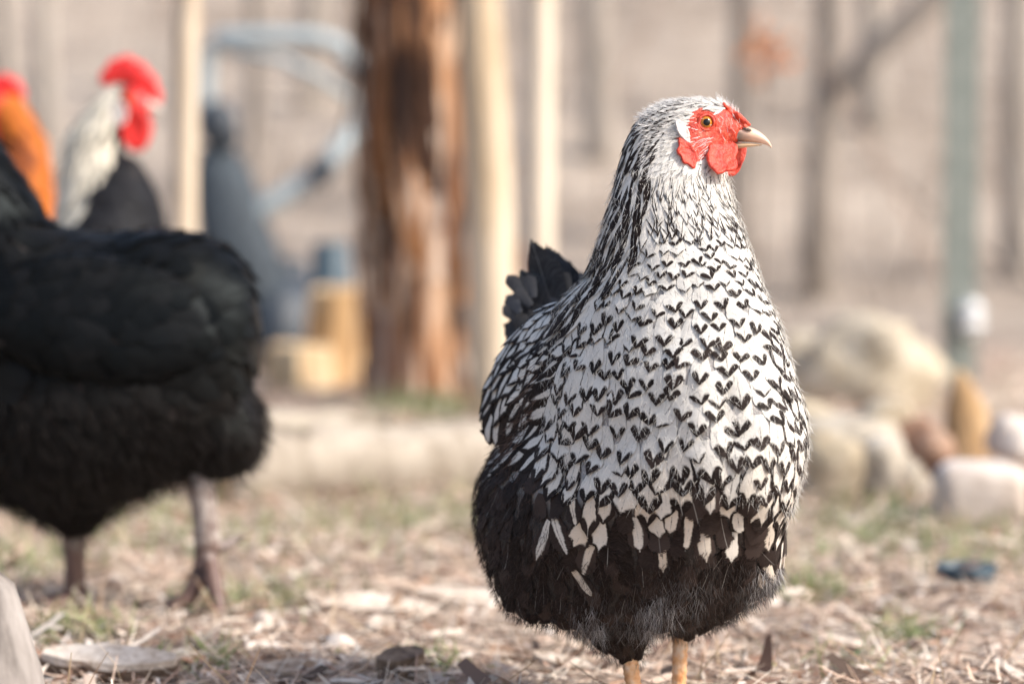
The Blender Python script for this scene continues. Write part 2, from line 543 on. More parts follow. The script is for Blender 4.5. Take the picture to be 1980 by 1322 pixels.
# ------------------------------------------------------------------ shared chicken parts
def lobe(c, ax_u, ax_v, thick, mat, name, parent, rim=0.35, wob=0.05, seed=0, shape=None):
    """rounded fleshy disc with a thick rim; ax_u, ax_v half axes as vectors"""
    c = Vector(c); ax_u = Vector(ax_u); ax_v = Vector(ax_v); nn = ax_u.cross(ax_v).normalized()
    bm = bmesh.new(); S = 28; prof = [(0.0, .40), (.18, .40), (.36, .42), (.54, .48), (.7, .62), (.82, .85), (.92, .9), (.98, .6), (1.0, .3)]
    rows = []
    for sgn in (1, -1):
        pr = prof if sgn == 1 else prof[::-1]
        for r, h in pr:
            row = []
            for k in range(S):
                a = 2 * math.pi * k / S
                m = 1 + wob * noise.noise((math.cos(a) * 1.5 + seed * 7, math.sin(a) * 1.5, seed))
                if shape: m *= shape(a)
                rr = max(r, 0.02)
                wz = 0.30 * noise.noise((rr * math.cos(a) * 2.2 + seed, rr * math.sin(a) * 2.2, 4)) * rr + .22 * noise.noise((rr * math.cos(a) * 7 + seed, rr * math.sin(a) * 3.5, 8))
                row.append(c + (ax_u * math.cos(a) + ax_v * math.sin(a)) * rr * m + nn * (sgn * h * thick + wz * thick * 2))
            rows.append(row)
    loft(bm, rows)
    return link(name, bm_mesh(name, bm), mat, parent)

def claw_foot(parent, hock, ankle, yaw, r, toe, mat, claw_mat, spread=0.55, raise_=0.0):
    """shank from hock to ankle plus four toes with claws, standing on z = ankle.z - small"""
    hock = Vector(hock); ankle = Vector(ankle)
    bm = bmesh.new()
    pts = [hock + (hock - ankle) * 0.2, hock, hock.lerp(ankle, .3), hock.lerp(ankle, .65), hock.lerp(ankle, .92), ankle]
    pts = [p + Vector((noise.noise((i * 2.1, r * 900, 0)), noise.noise((i * 2.1, 3, r * 900)), 0)) * r * .15 for i, p in enumerate(pts)]
    rad = [r * 1.3, r * 1.12, r * .92, r * .88, r * 1.0, r * 1.05]; P2, R2 = [], []
    for i in range(5):
        for j in range(8):
            q = j / 8; P2.append(pts[i].lerp(pts[i + 1], q)); R2.append((rad[i] + (rad[i + 1] - rad[i]) * q) * (1.05 - .11 * (j % 2)))
    tube(bm, P2 + [pts[5]], R2 + [rad[5]], 14, 0.08, 3)
    ellipsoid(bm, ankle, (r * 1.25, r * 1.25, r * 1.0), seg=14)
    leg_claws = []
    for a, l in ((0, 1.0), (spread, .82), (-spread, .82), (math.pi - .25, .45)):
        d = Vector((math.cos(yaw + a), math.sin(yaw + a), 0))
        zt = ground_z(0, 0)
        p0 = ankle; T = []
        for i in range(7):
            t = i / 6
            z = ankle.z * (1 - t) ** 1.6 + (r * .55) * (1 - (1 - t) ** 1.6)
            T.append(Vector((p0.x, p0.y, 0)) + d * (toe * l * t) + Vector((0, 0, z + r * .18 * math.sin(t * 3 * math.pi) ** 2)))
        tube(bm, T, [r * .8, r * .62, r * .66, r * .52, r * .58, r * .45, r * .32], 10, 0.05, 1)
        leg_claws.append((T[-1], d))
    leg = link('leg', bm_mesh('leg', bm), mat, parent)
    for p, d in leg_claws:
        b2 = bmesh.new()
        q = [p - d * r * .3, p + d * r * .6 + Vector((0, 0, r * .05)), p + d * r * 1.3 - Vector((0, 0, r * .25)), p + d * r * 1.7 - Vector((0, 0, r * .5))]
        tube(b2, q, [r * .36, r * .3, r * .17, r * .03], 8)
        link('claw', bm_mesh('claw', b2), claw_mat, leg)
    return leg

def beak_part(name, xs, tf, cols, parent):
    """xs: (x, top, bottom, halfwidth) ; tf maps (px,py,depth) to world"""
    rings, cc = [], []
    for x, tp, bt, hw in xs:
        ring = []
        for k in range(16):
            a = 2 * math.pi * k / 16
            cz = (tp + bt) / 2; rz = (tp - bt) / 2
            sx = math.copysign(abs(math.cos(a)) ** .9, math.cos(a)); sz = math.sin(a)
            ring.append(tf(x, cz + rz * sz, hw * sx * (1.0 if sz > 0 else 0.75 + .25 * abs(math.cos(a)))))
            cc.append(cols(x, k))
        rings.append(ring)
    bm = bmesh.new(); loft(bm, rings)
    me = bm_mesh(name, bm)
    a = me.color_attributes.new('col', 'FLOAT_COLOR', 'POINT')
    a.data.foreach_set('color', np.array([(*c, 1) for c in cc], dtype=np.float32).ravel())
    return link(name, me, M['beak'], parent)

def cap_mesh(c, axis_, r, ang0, ang1, seg=24, rows=5):
    """piece of a sphere around axis_ between polar angles"""
    axis_ = Vector(axis_).normalized(); s = axis_.orthogonal().normalized(); u = axis_.cross(s)
    bm = bmesh.new(); R = []
    for j in range(rows):
        th = ang0 + (ang1 - ang0) * j / (rows - 1)
        R.append([bm.verts.new(Vector(c) + (axis_ * math.cos(th) + (s * math.cos(2 * math.pi * k / seg) + u * math.sin(2 * math.pi * k / seg)) * math.sin(th)) * r) for k in range(seg)])
    for a_, b_ in zip(R, R[1:]):
        for k in range(seg): bm.faces.new((a_[k], a_[(k + 1) % seg], b_[(k + 1) % seg], b_[k]))
    bm.faces.new(R[0])
    return bm

M['iris'] = noisy_mat('amber_iris', [(0.3, (0.36, 0.11, 0.012)), (0.7, (0.62, 0.26, 0.03))], 900, rough=0.08, bs=0)
M['eyelid_dark'] = noisy_mat('eye_rim', [(0.3, (0.10, 0.03, 0.02)), (0.7, (0.25, 0.06, 0.04))], 500, rough=0.5)

def eye_part(c, axis_, r, parent):
    e = link('eye', bm_mesh('eye', cap_mesh(c, axis_, r, 0.001, math.pi * .6, rows=8)), M['pupil'], parent)
    link('iris', bm_mesh('iris', cap_mesh(c, axis_, r * 1.012, .56, 1.0)), M['iris'], e)
    bm = bmesh.new()
    axis_ = Vector(axis_).normalized(); s = axis_.orthogonal().normalized(); u = axis_.cross(s)
    for rr, tb, h in ((1.10, .22, .55), (1.45, .20, .30)):
        pts = [Vector(c) + (s * math.cos(a) + u * math.sin(a)) * r * rr + axis_ * r * (h + .08 * math.sin(a * 3)) for a in np.linspace(0, 2 * math.pi, 29)[:-1]]
        rings = []
        for i, p in enumerate(pts):
            o_ = (p - Vector(c)); o_ -= axis_ * o_.dot(axis_); o_.normalize()
            rings.append([p + (o_ * math.cos(q) + axis_ * math.sin(q)) * r * tb for q in np.linspace(0, 2 * math.pi, 9)[:-1]])
        rings.append(rings[0]); loft(bm, rings, cap=False)
    bmesh.ops.remove_doubles(bm, verts=bm.verts, dist=1e-6)
    link('eyelid', bm_mesh('eyelid', bm), M['red'], e)
    link('eye_rim', bm_mesh('eye_rim', cap_mesh(c, axis_, r * 1.02, 1.0, 1.25)), M['eyelid_dark'], e)
    return e

# ------------------------------------------------------------------ the speckled hen (in focus)
HD = 1.75; K = HD / F; HG = 1410
def H(px, py, dep=0.0): return Vector(((px - 990) * K, HD + dep * K, (HG - py) * K))
def unH(p): return 990 + p.x / K, HG - p.z / K, (p.y - HD) / K

hen = empty('speckled_hen', H(1275, HG, 60), 'white hen with black V-shaped speckles standing in sharp focus', 'hen')
# horizontal slices: image row, left, right, front depth, back depth, shear
RINGS = [
 (196, 1300, 1385, -26, 28, 0), (206, 1272, 1405, -38, 40, 0), (222, 1246, 1418, -46, 48, 0), (245, 1226, 1420, -53, 54, 0),
 (275, 1210, 1412, -60, 60, 0), (305, 1202, 1402, -68, 66, 0), (340, 1194, 1402, -80, 76, 0), (385, 1184, 1414, -98, 92, 0),
 (430, 1172, 1428, -118, 108, -4), (480, 1158, 1446, -140, 124, -8), (530, 1138, 1462, -166, 145, -12), (570, 1105, 1474, -188, 185, -16),
 (610, 1068, 1490, -208, 250, -20), (650, 1037, 1505, -226, 310, -22), (700, 1000, 1524, -250, 355, -24), (750, 990, 1540, -268, 380, -24),
 (800, 986, 1547, -282, 392, -24), (850, 984, 1547, -288, 396, -24), (900, 956, 1540, -286, 394, -24), (950, 926, 1533, -274, 386, -22),
 (1000, 914, 1524, -250, 372, -20), (1050, 922, 1518, -220, 350, -18), (1100, 932, 1506, -188, 320, -15), (1140, 946, 1484, -155, 285, -12),
 (1180, 972, 1440, -120, 240, -8), (1205, 1030, 1385, -80, 180, 0)]
bm = bmesh.new()
rows = []
for (py, l, r, f_, b_, sh) in RINGS:
    cx, ex, cy, ey = (l + r) / 2, (r - l) / 2, (f_ + b_) / 2, (b_ - f_) / 2
    de = math.radians(sh)
    rows.append([H(cx + ex * math.cos(a), py, cy + ey * math.sin(a + de)) for a in np.linspace(0, 2 * math.pi, 49)[:-1]])
loft(bm, rows)
def cap_h(p0, r0, p1, r1, k=7): capsule(bm, H(*p0), r0 * K, H(*p1), r1 * K, k)
cap_h((1135, 1120, 10), 98, (1200, 1218, 20), 54); cap_h((1205, 1220, 20), 52, (1218, 1266, 22), 26, 5)     # thighs
cap_h((1400, 1080, 50), 100, (1355, 1180, 75), 56); cap_h((1352, 1182, 78), 54, (1328, 1226, 84), 26, 5)
cap_h((1090, 980, 250), 130, (1010, 1080, 240), 70)                                                          # rear fluff
ellipsoid(bm, H(1352, 250, 0), (68 * K, 50 * K, 58 * K)); ellipsoid(bm, H(1392, 250, 0), (48 * K, 38 * K, 38 * K))
ellipsoid(bm, H(1345, 290, 0), (60 * K, 54 * K, 40 * K))
body_me = remesh(bm, 0.0023, 4)
def lumps(me, fn):
    b_ = bmesh.new(); b_.from_mesh(me); b_.normal_update()
    for v_ in b_.verts: v_.co += v_.normal * fn(v_.co, v_.normal)
    b_.to_mesh(me); b_.free(); me.update()
def hen_lump(p, n):
    px, py, dp = unH(p)
    w_ = smooth(330, 480, py)
    # feathers part down the middle of the breast
    cleft = -9 * math.exp(-((px - 1385 - .06 * (py - 800)) / 26) ** 2) * smooth(640, 760, py) * smooth(1060, 960, py) * (1 if n.y < 0 else 0)
    return K * (w_ * (11 * noise.noise(p * 22) + 6 * noise.noise(p * 48)) + cleft)
lumps(body_me, hen_lump)
SKIN = [(1322, 240), (1335, 218), (1352, 210), (1385, 220), (1398, 206), (1425, 225), (1450, 240), (1450, 300), (1400, 312), (1356, 312), (1340, 322), (1318, 318), (1303, 298), (1303, 268), (1322, 268)]
def in_poly(x, y, poly):
    c_ = False; j = len(poly) - 1
    for i in range(len(poly)):
        if (poly[i][1] > y) != (poly[j][1] > y) and x < (poly[j][0] - poly[i][0]) * (y - poly[i][1]) / (poly[j][1] - poly[i][1]) + poly[i][0]:
            c_ = not c_
        j = i
    return c_
co = np.empty(len(body_me.vertices) * 3, np.float32); body_me.vertices.foreach_get('co', co); co = co.reshape(-1, 3)
sk = np.zeros((len(co), 4), np.float32); sk[:, 3] = 1
for i, p in enumerate(co):
    px, py, dp = 990 + p[0] / K, HG - p[2] / K, 0
    if 1290 < px < 1470 and 170 < py < 340:
        sk[i, 0] = 1.0 if in_poly(px, py, SKIN) else 0.0
    sk[i, 1] = smooth(900, 1000, py)
a = body_me.color_attributes.new('skin', 'FLOAT_COLOR', 'POINT'); a.data.foreach_set('color', sk.ravel())
bmat, nt, b = new_mat('hen_skin')
(S0, S1, _, _), _ = sep(nt, 'skin')
v = coords(nt); f = noise_tex(nt, 320, v, 4, 0.7); f2 = noise_tex(nt, 90, v, 3)
rc = ramp(nt, f * 0.55 + f2 * 0.45, [(0.38, (0.42, 0.016, 0.008)), (0.52, (0.64, 0.065, 0.030)), (0.64, (0.78, 0.22, 0.14))])
dk = mixc(nt, S1, (0.30, 0.28, 0.27), (0.018, 0.013, 0.012))
nt.links.new(mixc(nt, (S0 + (f - 0.5) * 0.6).lt(0.5, 0.2), rc, dk), b.inputs['Base Color'])
b.inputs['Roughness'].default_value = 0.5
b.inputs['Subsurface Weight'].default_value = 0.1; b.inputs['Subsurface Radius'].default_value = (0.004, 0.001, 0.0006)
bump(nt, b, f, 0.9, 0.0015)
link('body', body_me, bmat, hen)

ip = lambda x, xs, ys: float(np.interp(x, xs, ys))
DOWN = Vector((0, 0, -1))
def hen_spec(p, n):
    px, py, dp = unH(p)
    d = DOWN.copy(); s = dict(T=.2, E=0, S=0, G=.1, C=.0, R=.035, lift=.05, tip=.32, jit=.12)
    xh = ip(py, [180, 215, 260, 330, 420, 500, 560, 620], [1372, 1318, 1285, 1262, 1248, 1212, 1160, 1118])
    xw = ip(py, [540, 600, 700, 800, 880, 900], [1140, 1122, 1082, 1060, 1040, 1000])
    yd = ip(px, [900, 1000, 1040, 1090, 1130, 1180, 1250, 1350, 1400, 1450, 1500, 1560], [830, 842, 880, 940, 965, 965, 940, 905, 912, 965, 1020, 1050])
    back = n.y > 0.25
    if px > 1290 and 170 < py < 325 and in_poly(px, py, SKIN) : return None
    if px > 1410 and py < 300: return None
    if py < 335 and not (px < xh or (back and px < 1330)):
        # white face and cheek
        r = ip(py, [190, 260, 330], [5, 5.5, 7]); s.update(r=r, W=r * 1.35, L=r * 5, T=0.0, S=.18 if random.random() < .25 and py < 230 else 0, tip=.5, lift=.08, jit=.2, R=.07)
        d = Vector((-1, 0.0, -.25 - .9 * smooth(240, 320, py)))
    elif py < 640 and (px < xh or (back and py < 560)):
        r = ip(py, [185, 240, 330, 420, 600], [8, 11, 16, 21, 26])
        s.update(r=r, W=r * 1.75, L=r * 5.2, S=random.choice([.34, .42, .48, .56]) * ip(py, [190, 300, 450], [.65, .85, 1.0]), T=0, tip=.6, lift=.05, R=.05, jit=.1, G=.12)
        
        d = Vector((-1 * smooth(330, 200, py) - .12, 0.15, -1 * smooth(170, 300, py) - .1))
        d += Vector((-.45, .25, 0)) * smooth(470, 620, py)
    elif py < 905 and (px < xw or back):
        r = ip(py, [540, 700, 880], [23, 28, 32])
        s.update(r=r, W=r * 1.55, L=r * 2.6, T=.28, E=random.choice([.46, .56, .66, .8]), G=.04, tip=.4, lift=.06, R=.03)
        d = Vector((-.55, .75, -.55))
    elif py > yd or back or n.z < -.6:
        r = ip(py, [850, 1000, 1200], [32, 35, 24]); dd = py - yd
        loz = (random.random() < (.62 if dd < 60 else .40 if dd < 130 else .12 if dd < 190 else .02)) and 1050 < px < 1540 and not back
        s.update(r=r, W=r * 1.55, L=r * 2.3, T=.26, E=random.choice([.36, .48, .6, .72]) if loz else 1.7, G=random.choice([.0, .12, .3, .55, .9]), C=random.uniform(.1, .7), tip=.28, lift=.12, R=.24 if loz else .36, jit=.25, swirl=.6)
        if px < 1070: d = Vector((-.15, .45, -1))
        if n.z < -.3: d += Vector((0, .6, 0))
    else:
        r = ip(py, [330, 400, 480, 600, 750, 900], [11, 14, 19, 25, 30, 32])
        s.update(r=r, W=r * 1.62, L=r * 2.5, T=ip(py, [330, 420, 560, 900], [.10, .235, .335, .37]) * (0 if py < 400 and random.random() < .5 else 1),
                 C=max(0, random.gauss(.04, .07)) + .60 * smooth(800, 980, py) * random.random(), tip=.36, lift=.07, R=.075, jit=.18, swirl=.4)
        if py < 450: s.update(r=r * .72, W=r * ip(py, [340, 450], [.8, 1.35]), L=r * 3.6, tip=.6, R=.06, S=.22 if random.random() < .4 else 0)
        cx = 1340
        d = Vector(((px - cx) / 900., 0, -1))
        s['G'] = random.choice([0, .1, .35]) if py > 600 else .05
        if px > 1470: s['E'] = random.choice([0, .15, .3, .4])
        if py > yd - 70: s.update(E=random.choice([.1, .3, .45]), R=.07)
        if px < xw + 60 and py > 560: s['E'] = random.choice([0, .2, .35])
    for q in 'rLW': s[q] *= K
    s['d'] = d.normalized()
    return s
clothe(body_me, hen_spec, hen, M['feather'], 90000, 280)
# folded wings: flat lens shapes lying on the flanks
for (c_, nrm, lng, dims) in (((1062, 732, 75), (-.82, -.50, .26), (-.42, .74, -.44), (225, 50, 145)), ((1508, 760, 110), (.96, -.1, .15), (-.1, .9, -.4), (200, 40, 120))):
    nv = Vector(nrm).normalized(); lv = tangent(Vector(lng), nv); uv_ = nv.cross(lv)
    rot = Matrix((lv, nv, uv_)).transposed()
    bm = bmesh.new(); ellipsoid(bm, H(*c_), tuple(q * K for q in dims), rot, 40)
    w_me = bm_mesh('wing', bm); lumps(w_me, lambda p, n: K * 7 * noise.noise(p * 30))
    wing = link('wing', w_me, M['dark_skin'], hen)
    ctr = H(*c_)
    def wing_spec(p, n):
        q = p - ctr; a_ = q.dot(lv) / (dims[0] * K); b_ = q.dot(DOWN) / (dims[2] * K)
        if n.dot(nv) < -.35: return None
        r = 26 + 7 * max(0, a_) + 4 * b_
        s = dict(T=.26, E=random.choice([.38, .46, .56, .7]), S=0, G=.03, C=.0, R=.05, lift=.08, tip=.42, jit=.12, swirl=.3, score=1.4)
        if b_ > .55: s.update(E=random.choice([.55, .75, 1.7]), R=.1)
        s.update(r=r * K, W=r * 1.6 * K, L=r * 2.9 * K, d=(lv * .8 + DOWN * .75).normalized())
        return s
    clothe(w_me, wing_spec, wing, M['feather'], 16000, 0, rest='wing_plumage')

# loose fluff on the belly, the thighs and the wing edge, fine white barbs on the neck
P, N = sample(body_me, 200000)
keep, D_, L_, W_, C_ = [], [], [], [], []
for p, n in zip(P, N):
    p = Vector(p); n = Vector(n); px, py, dp = unH(p)
    if n.y > .5 or n.y > .1 and py > 900 and random.random() < .6: continue
    grey = max(math.exp(-((px - 1142) / 26) ** 2 - ((py - 1195) / 42) ** 2), .9 * math.exp(-((px - 1265 + .6 * (py - 1160)) / 52) ** 2 - ((py - 1165) / 48) ** 2), math.exp(-((px - 1478 + .35 * (py - 1085)) / 30) ** 2 - ((py - 1085) / 58) ** 2))
    grey = min(1, grey * (.35 + 1.9 * max(0, noise.noise(p * 95) + .1)))
    yd = ip(px, [900, 1000, 1040, 1090, 1250, 1350, 1450, 1560], [880, 900, 960, 1060, 1060, 1030, 1070, 1110])
    q = random.random()
    if py > yd and q < (.26 + .74 * grey):
        g = grey ** .7 * random.uniform(.45, 1.0) if random.random() < .85 else .05
        c = Vector((.020, .014, .012)).lerp(Vector((.78, .76, .76)), g)
        if random.random() < .2: c = Vector((.085, .06, .052))
        d = DOWN * .9 + n * random.uniform(.02, .28 + .2 * grey) + Vector((random.gauss(0, .4), -.05, random.gauss(0, .2)))
        if px < 1060: d += Vector((-.2, .2, 0))
        keep.append(p + n * .003); D_.append(d); L_.append(random.uniform(.004, .009 + .012 * grey)); W_.append(.00030); C_.append(c)
    elif 330 < py < yd - 110 and q < .15 and px > 1050:
        keep.append(p + n * .003); D_.append(DOWN + n * random.uniform(.0, .14) + Vector((random.gauss(0, .5), 0, 0))); L_.append(random.uniform(.003, .009)); W_.append(.00024); C_.append((.72, .70, .66) if random.random() < .85 else (.03, .022, .02))
    elif py < 345 and px > 1240 and q < .75:
        if in_poly(px, py, SKIN) and random.random() < (.45 if 270 < py and 1322 < px < 1375 else .88): continue
        dd = Vector((-1, 0, -.2 - smooth(250, 320, py)))
        if px > 1385: dd = Vector((-.5, 0, .9))
        keep.append(p + n * .001); D_.append(dd + n * random.uniform(.1, .5) + Vector((random.gauss(0, .2), 0, random.gauss(0, .2)))); L_.append(random.uniform(.003, .008)); W_.append(.0004); C_.append((.80, .78, .76))
    elif 600 < py < 900 and abs(px - ip(py, [600, 700, 800, 880], [1100, 1058, 1028, 995])) < 16 and q < .10:
        keep.append(p + n * .004); D_.append(Vector((-.5, 0, -.8)) + n * .3 + Vector((random.gauss(0, .3), 0, random.gauss(0, .3)))); L_.append(random.uniform(.010, .022)); W_.append(.0005); C_.append(random.choice([(.05, .035, .03), (.16, .11, .09), (.09, .06, .05)]))
strips('fluff', keep, D_, L_, W_, C_, M['hair'], .25, hen)

# tail: a tent of broad dark feathers
pl = Plumage()
hub = H(1095, 690, 330)
tails = [((962, 745), 40, .9), ((972, 655), 30, .8), ((988, 585), 20, .5), ((1010, 530), 10, .3), ((1038, 462), 0, .0), ((1075, 480), 60, -.2), ((1110, 508), 90, -.4), ((1150, 545), 120, -.6), ((1010, 560), 150, .4), ((1060, 500), 160, .1), ((1120, 530), 190, -.3)]
for (tp, dp, rol) in tails:
    tip_ = H(tp[0], tp[1], 400 + dp); d = (tip_ - hub); L = d.length; d.normalize()
    n = tangent(Vector((-.75, -.65, .15)), d); n = rot_about(n, d, rol * .4)
    g, uv = feather_grid(None, hub, n, d, L, 105 * K, .10, .30, 0, .10, .04)
    pl.add(g, uv, (0, .5 if tp[0] in (1110, 1150, 1120) else 1.7, 0, random.random()), (random.choice([.1, .4, .8]), 0, .08, 1), 1)
pl.build(hen, M['tail'], len(tails), name='tail_feather')
# soft grey coverts at the tail's foot
for i in range(26):
    a0 = H(random.uniform(1010, 1120), random.uniform(580, 690), random.uniform(330, 380))
    d = Vector((random.uniform(-.6, .1), .4, random.uniform(.3, 1))).normalized(); n = tangent(Vector((-.4, -.9, .2)), d)
    g, uv = feather_grid(None, a0, n, d, 60 * K, 36 * K, .2, .3, .004, .05)
    pl.items.append((g, uv, (0, 1.7, 0, random.random()), (random.choice([.6, 1.0, 1.5]), 0, .3, 1), 0))
pl.items = pl.items[len(tails):]
pl.build(hen, M['tail'], 0, rest='tail_covert')

# head details
for s in (-1, 1):
    eye_part(H(1360, 240, s * 40), (0.10, s, 0.05), 13.5 * K, hen)
    lobe(H(1315, 256, s * 60), (13 * K, -s * 4 * K, -5 * K), (-7 * K, -s * 2 * K, 21 * K), 2.5 * K, M['white_lobe'], 'earlobe', hen, seed=2, wob=.2)
    lobe(H(1322, 298, s * 70), (19 * K, -s * 6 * K, -5 * K), (-5 * K, -s * 5 * K, 25 * K), 4 * K, M['red_bright'], 'ear_lappet', hen, seed=5, wob=.5)
    if s < 0: lobe(H(1390, 303, -56), (34 * K, 15 * K, 7 * K), (-6 * K, 20 * K, 31 * K), 4.5 * K, M['red_bright'], 'wattle', hen, seed=3, wob=.4, shape=lambda a: 1.0 - .22 * max(0, math.sin(a)) ** 2)
    else: lobe(H(1416, 308, 10), (24 * K, 10 * K, 6 * K), (6 * K, 8 * K, 36 * K), 6.5 * K, M['red_bright'], 'wattle', hen, seed=9, wob=.2)
bm = bmesh.new()
for i in range(90):
    t = random.random(); c = H(1396 + 50 * t, 206 + 40 * t, random.gauss(0, 13))
    r = (2.5 + 3.5 * math.sin(math.pi * (t * .8 + .15))) * K * random.uniform(.7, 1.1)
    ellipsoid(bm, c + Vector((0, 0, 2 * K)), (r, r, r * random.uniform(.8, 1.4)), seg=10)
ellipsoid(bm, H(1418, 228, 0), (36 * K, 24 * K, 11 * K), Matrix.Rotation(math.radians(42), 3, 'Y'))
ellipsoid(bm, H(1424, 248, -3), (20 * K, 25 * K, 12 * K)); ellipsoid(bm, H(1410, 262, 0), (14 * K, 28 * K, 16 * K))
link('comb', remesh(bm, .0008, 2), M['red'], hen)
Hb = lambda x, z, dep: H(x, z, dep - (x - 1405) * .18)
def beak_cols(x, k):
    horn = Vector((.76, .49, .36)); dk = Vector((.15, .12, .11)); pk = Vector((.55, .33, .24))
    low = 1 if 8 <= k <= 16 or k == 0 else 0
    t = smooth(1452, 1422, x) * (1.0 if low else .35)
    return horn.lerp(dk, t).lerp(pk, .25 * smooth(1430, 1400, x))
up = beak_part('upper_beak', [(1398, 240, 275, 26), (1412, 241, 275, 25), (1426, 243, 275, 22), (1440, 245, 275.5, 18.5), (1454, 249.5, 276.5, 14.5), (1466, 256, 278, 10.5), (1476, 264, 280.5, 7), (1484, 273.5, 284, 4), (1489, 284, 287.5, 1.2)], Hb, beak_cols, hen)
beak_part('lower_beak', [(1402, 277, 291, 21), (1416, 277, 290, 18), (1432, 277.5, 287.5, 15), (1448, 278, 285, 11), (1460, 279, 283.5, 7), (1470, 280, 282.5, 3)], Hb, lambda x, k: Vector((.62, .42, .25)).lerp(Vector((.16, .11, .09)), .8 * smooth(1440, 1415, x)), hen)
for s in (-1, 1):
    bm = bmesh.new(); ellipsoid(bm, Hb(1441, 252, s * 18), (9 * K, 2.5 * K, 3.2 * K), Matrix.Rotation(math.radians(14), 3, 'Y'), 12)
    link('nostril', bm_mesh('nostril', bm), M['claw'], up)
claw_foot(hen, H(1218, 1255, 22), H(1236, 1394, 10), -1.25, 17.5 * K, 150 * K, M['shank'], M['claw'])
claw_foot(hen, H(1326, 1218, 84), H(1320, 1394, 74), -1.15, 16.5 * K, 150 * K, M['shank'], M['claw'])

# ------------------------------------------------------------------ the other chickens (out of focus)
def plain_clothe(me, parent, mat, k, rsp, fn, ncand=26000, rest='plumage'):
    def sp_(p, n):
        s = dict(T=0, E=1.7, S=0, G=random.choice([.1, .4, .8]), C=0, R=.06, lift=.09, tip=.28, jit=.16)
        r = rsp; d = Vector((0, 0, -1))
        o = fn(p, n, s)
        if o is None: return None
        r = s.pop('rs', rsp)
        s.update(r=r * k, W=s.pop('ws', r * 1.6) * k, L=s.pop('ls', r * 2.5) * k, d=o.normalized())
        return s
    clothe(me, sp_, parent, mat, ncand, 0, rest=rest)

M['red_far'] = skin_mat('red_comb', (0.55, 0.012, 0.012), (0.82, 0.04, 0.035), 120, 0.4)

def head_kit(parent, Tf, k, cx, cy, face, comb_pts, wattle, eye, beak, beak_col, comb_mat):
    """comb (single, upright), wattles, eyes, beak of a far chicken; face = +1 right, -1 left"""
    bm = bmesh.new(); n = len(comb_pts); rings = []
    for (x, y, hgt, th) in comb_pts:
        ring = []
        for q in range(10):
            a = 2 * math.pi * q / 10
            ring.append(Tf(x + hgt * .5 * math.cos(a) * 0.55 * face, y - hgt * .5 * math.sin(a) , th * math.cos(a + math.pi / 2) * (1 if True else 0)))
        rings.append(ring)
    for (x, y, hgt, th) in comb_pts:
        ellipsoid(bm, Tf(x, y, 0), (hgt * .5 * k, th * k, hgt * .62 * k), seg=12)
    link('comb', remesh(bm, 2.2 * k, 1), comb_mat, parent)
    wx, wy, ru, rv_ = wattle
    for s in (-1, 1):
        lobe(Tf(wx, wy, s * 20), (ru * k, -s * 3 * k, 0), (0, s * 8 * k, rv_ * k), 7 * k, comb_mat, 'wattle', parent, seed=4 + s)
        eye_part(Tf(eye[0], eye[1], s * (eye[2])), (0.1 * face, s, 0), 8 * k, parent)
    xs = [(x, t, b_, hw) for x, t, b_, hw in beak]
    beak_part('beak', xs, Tf, lambda x, q: Vector(beak_col), parent)

# --- black hen, side on, walking left
BD = gdist(1180); KB = BD / F
def B(px, py, dep=0.0): return Vector(((px - 990) * KB, BD + dep * KB, (1180 - py) * KB))
bhen = empty('black_hen', B(200, 1180, 0), 'glossy black hen walking off to the left, head out of frame', 'hen')
bm = bmesh.new()
SL = [(490, 590, 640, 40), (482, 556, 700, 80), (466, 520, 800, 110), (445, 502, 865, 130), (410, 472, 900, 145), (370, 452, 915, 160), (300, 446, 945, 175), (220, 452, 975, 185), (140, 448, 1005, 185), (80, 425, 1005, 180), (30, 388, 980, 170), (-30, 350, 950, 150), (-80, 360, 870, 120), (-120, 420, 780, 80), (-140, 500, 700, 40)]
rows = []
for (x, t, bt, hd) in SL:
    cz, rz = (t + bt) / 2, (bt - t) / 2
    rows.append([B(x, cz + rz * math.copysign(abs(math.sin(a)) ** .85, math.sin(a)), hd * math.copysign(abs(math.cos(a)) ** .85, math.cos(a))) for a in np.linspace(0, 2 * math.pi, 41)[:-1]])
loft(bm, rows)
def cap_b(p0, r0, p1, r1, k=8): capsule(bm, B(*p0), r0 * KB, B(*p1), r1 * KB, k)
cap_b((-40, 440, 0), 125, (-100, 290, 0), 88); cap_b((-100, 290, 0), 88, (-150, 190, 0), 52)
ellipsoid(bm, B(-175, 180, 0), (58 * KB, 40 * KB, 42 * KB))
cap_b((130, 940, 30), 88, (130, 1012, 40), 36); cap_b((410, 820, -40), 80, (396, 895, -40), 36)
ellipsoid(bm, B(465, 830, 0), (42 * KB, 100 * KB, 75 * KB)); cap_b((440, 860, -40), 46, (440, 900, -40), 22, 4)
ellipsoid(bm, B(392, 570, 0), (84 * KB, 95 * KB, 104 * KB))
bb_me = remesh(bm, .0042, 4)
link('body', bb_me, M['dark_skin'], bhen)
def tailzone(p):
    px = 990 + p.x / KB; py = 1180 - p.z / KB
    return py < 640 and (px > 360 or py < 520)
def bfn(p, n, s):
    px = 990 + p.x / KB; py = 1180 - p.z / KB
    s['lift'] = .10
    if px < 40 and py < 420:
        s.update(rs=22, ls=110, ws=34, tip=.5); return Vector((.5, .0, -1))
    if px > 330 and py < 720:
        s.update(rs=30, ls=115, ws=52, lift=.13, G=random.choice([0, .3])); return Vector((1, 0, -.25 - smooth(430, 520, px) * 1.8))
    if py < 700:
        s.update(rs=34, ls=95, ws=60, G=random.choice([0, .3, .8])); return Vector((1, 0, -.45))
    s.update(rs=30, ls=80, ws=50, R=.16, lift=.12, G=random.choice([.5, 1, 1.6])); return Vector((.55, 0, -1)) + (Vector((.4, 0, 0)) if n.z < -.3 else Vector())
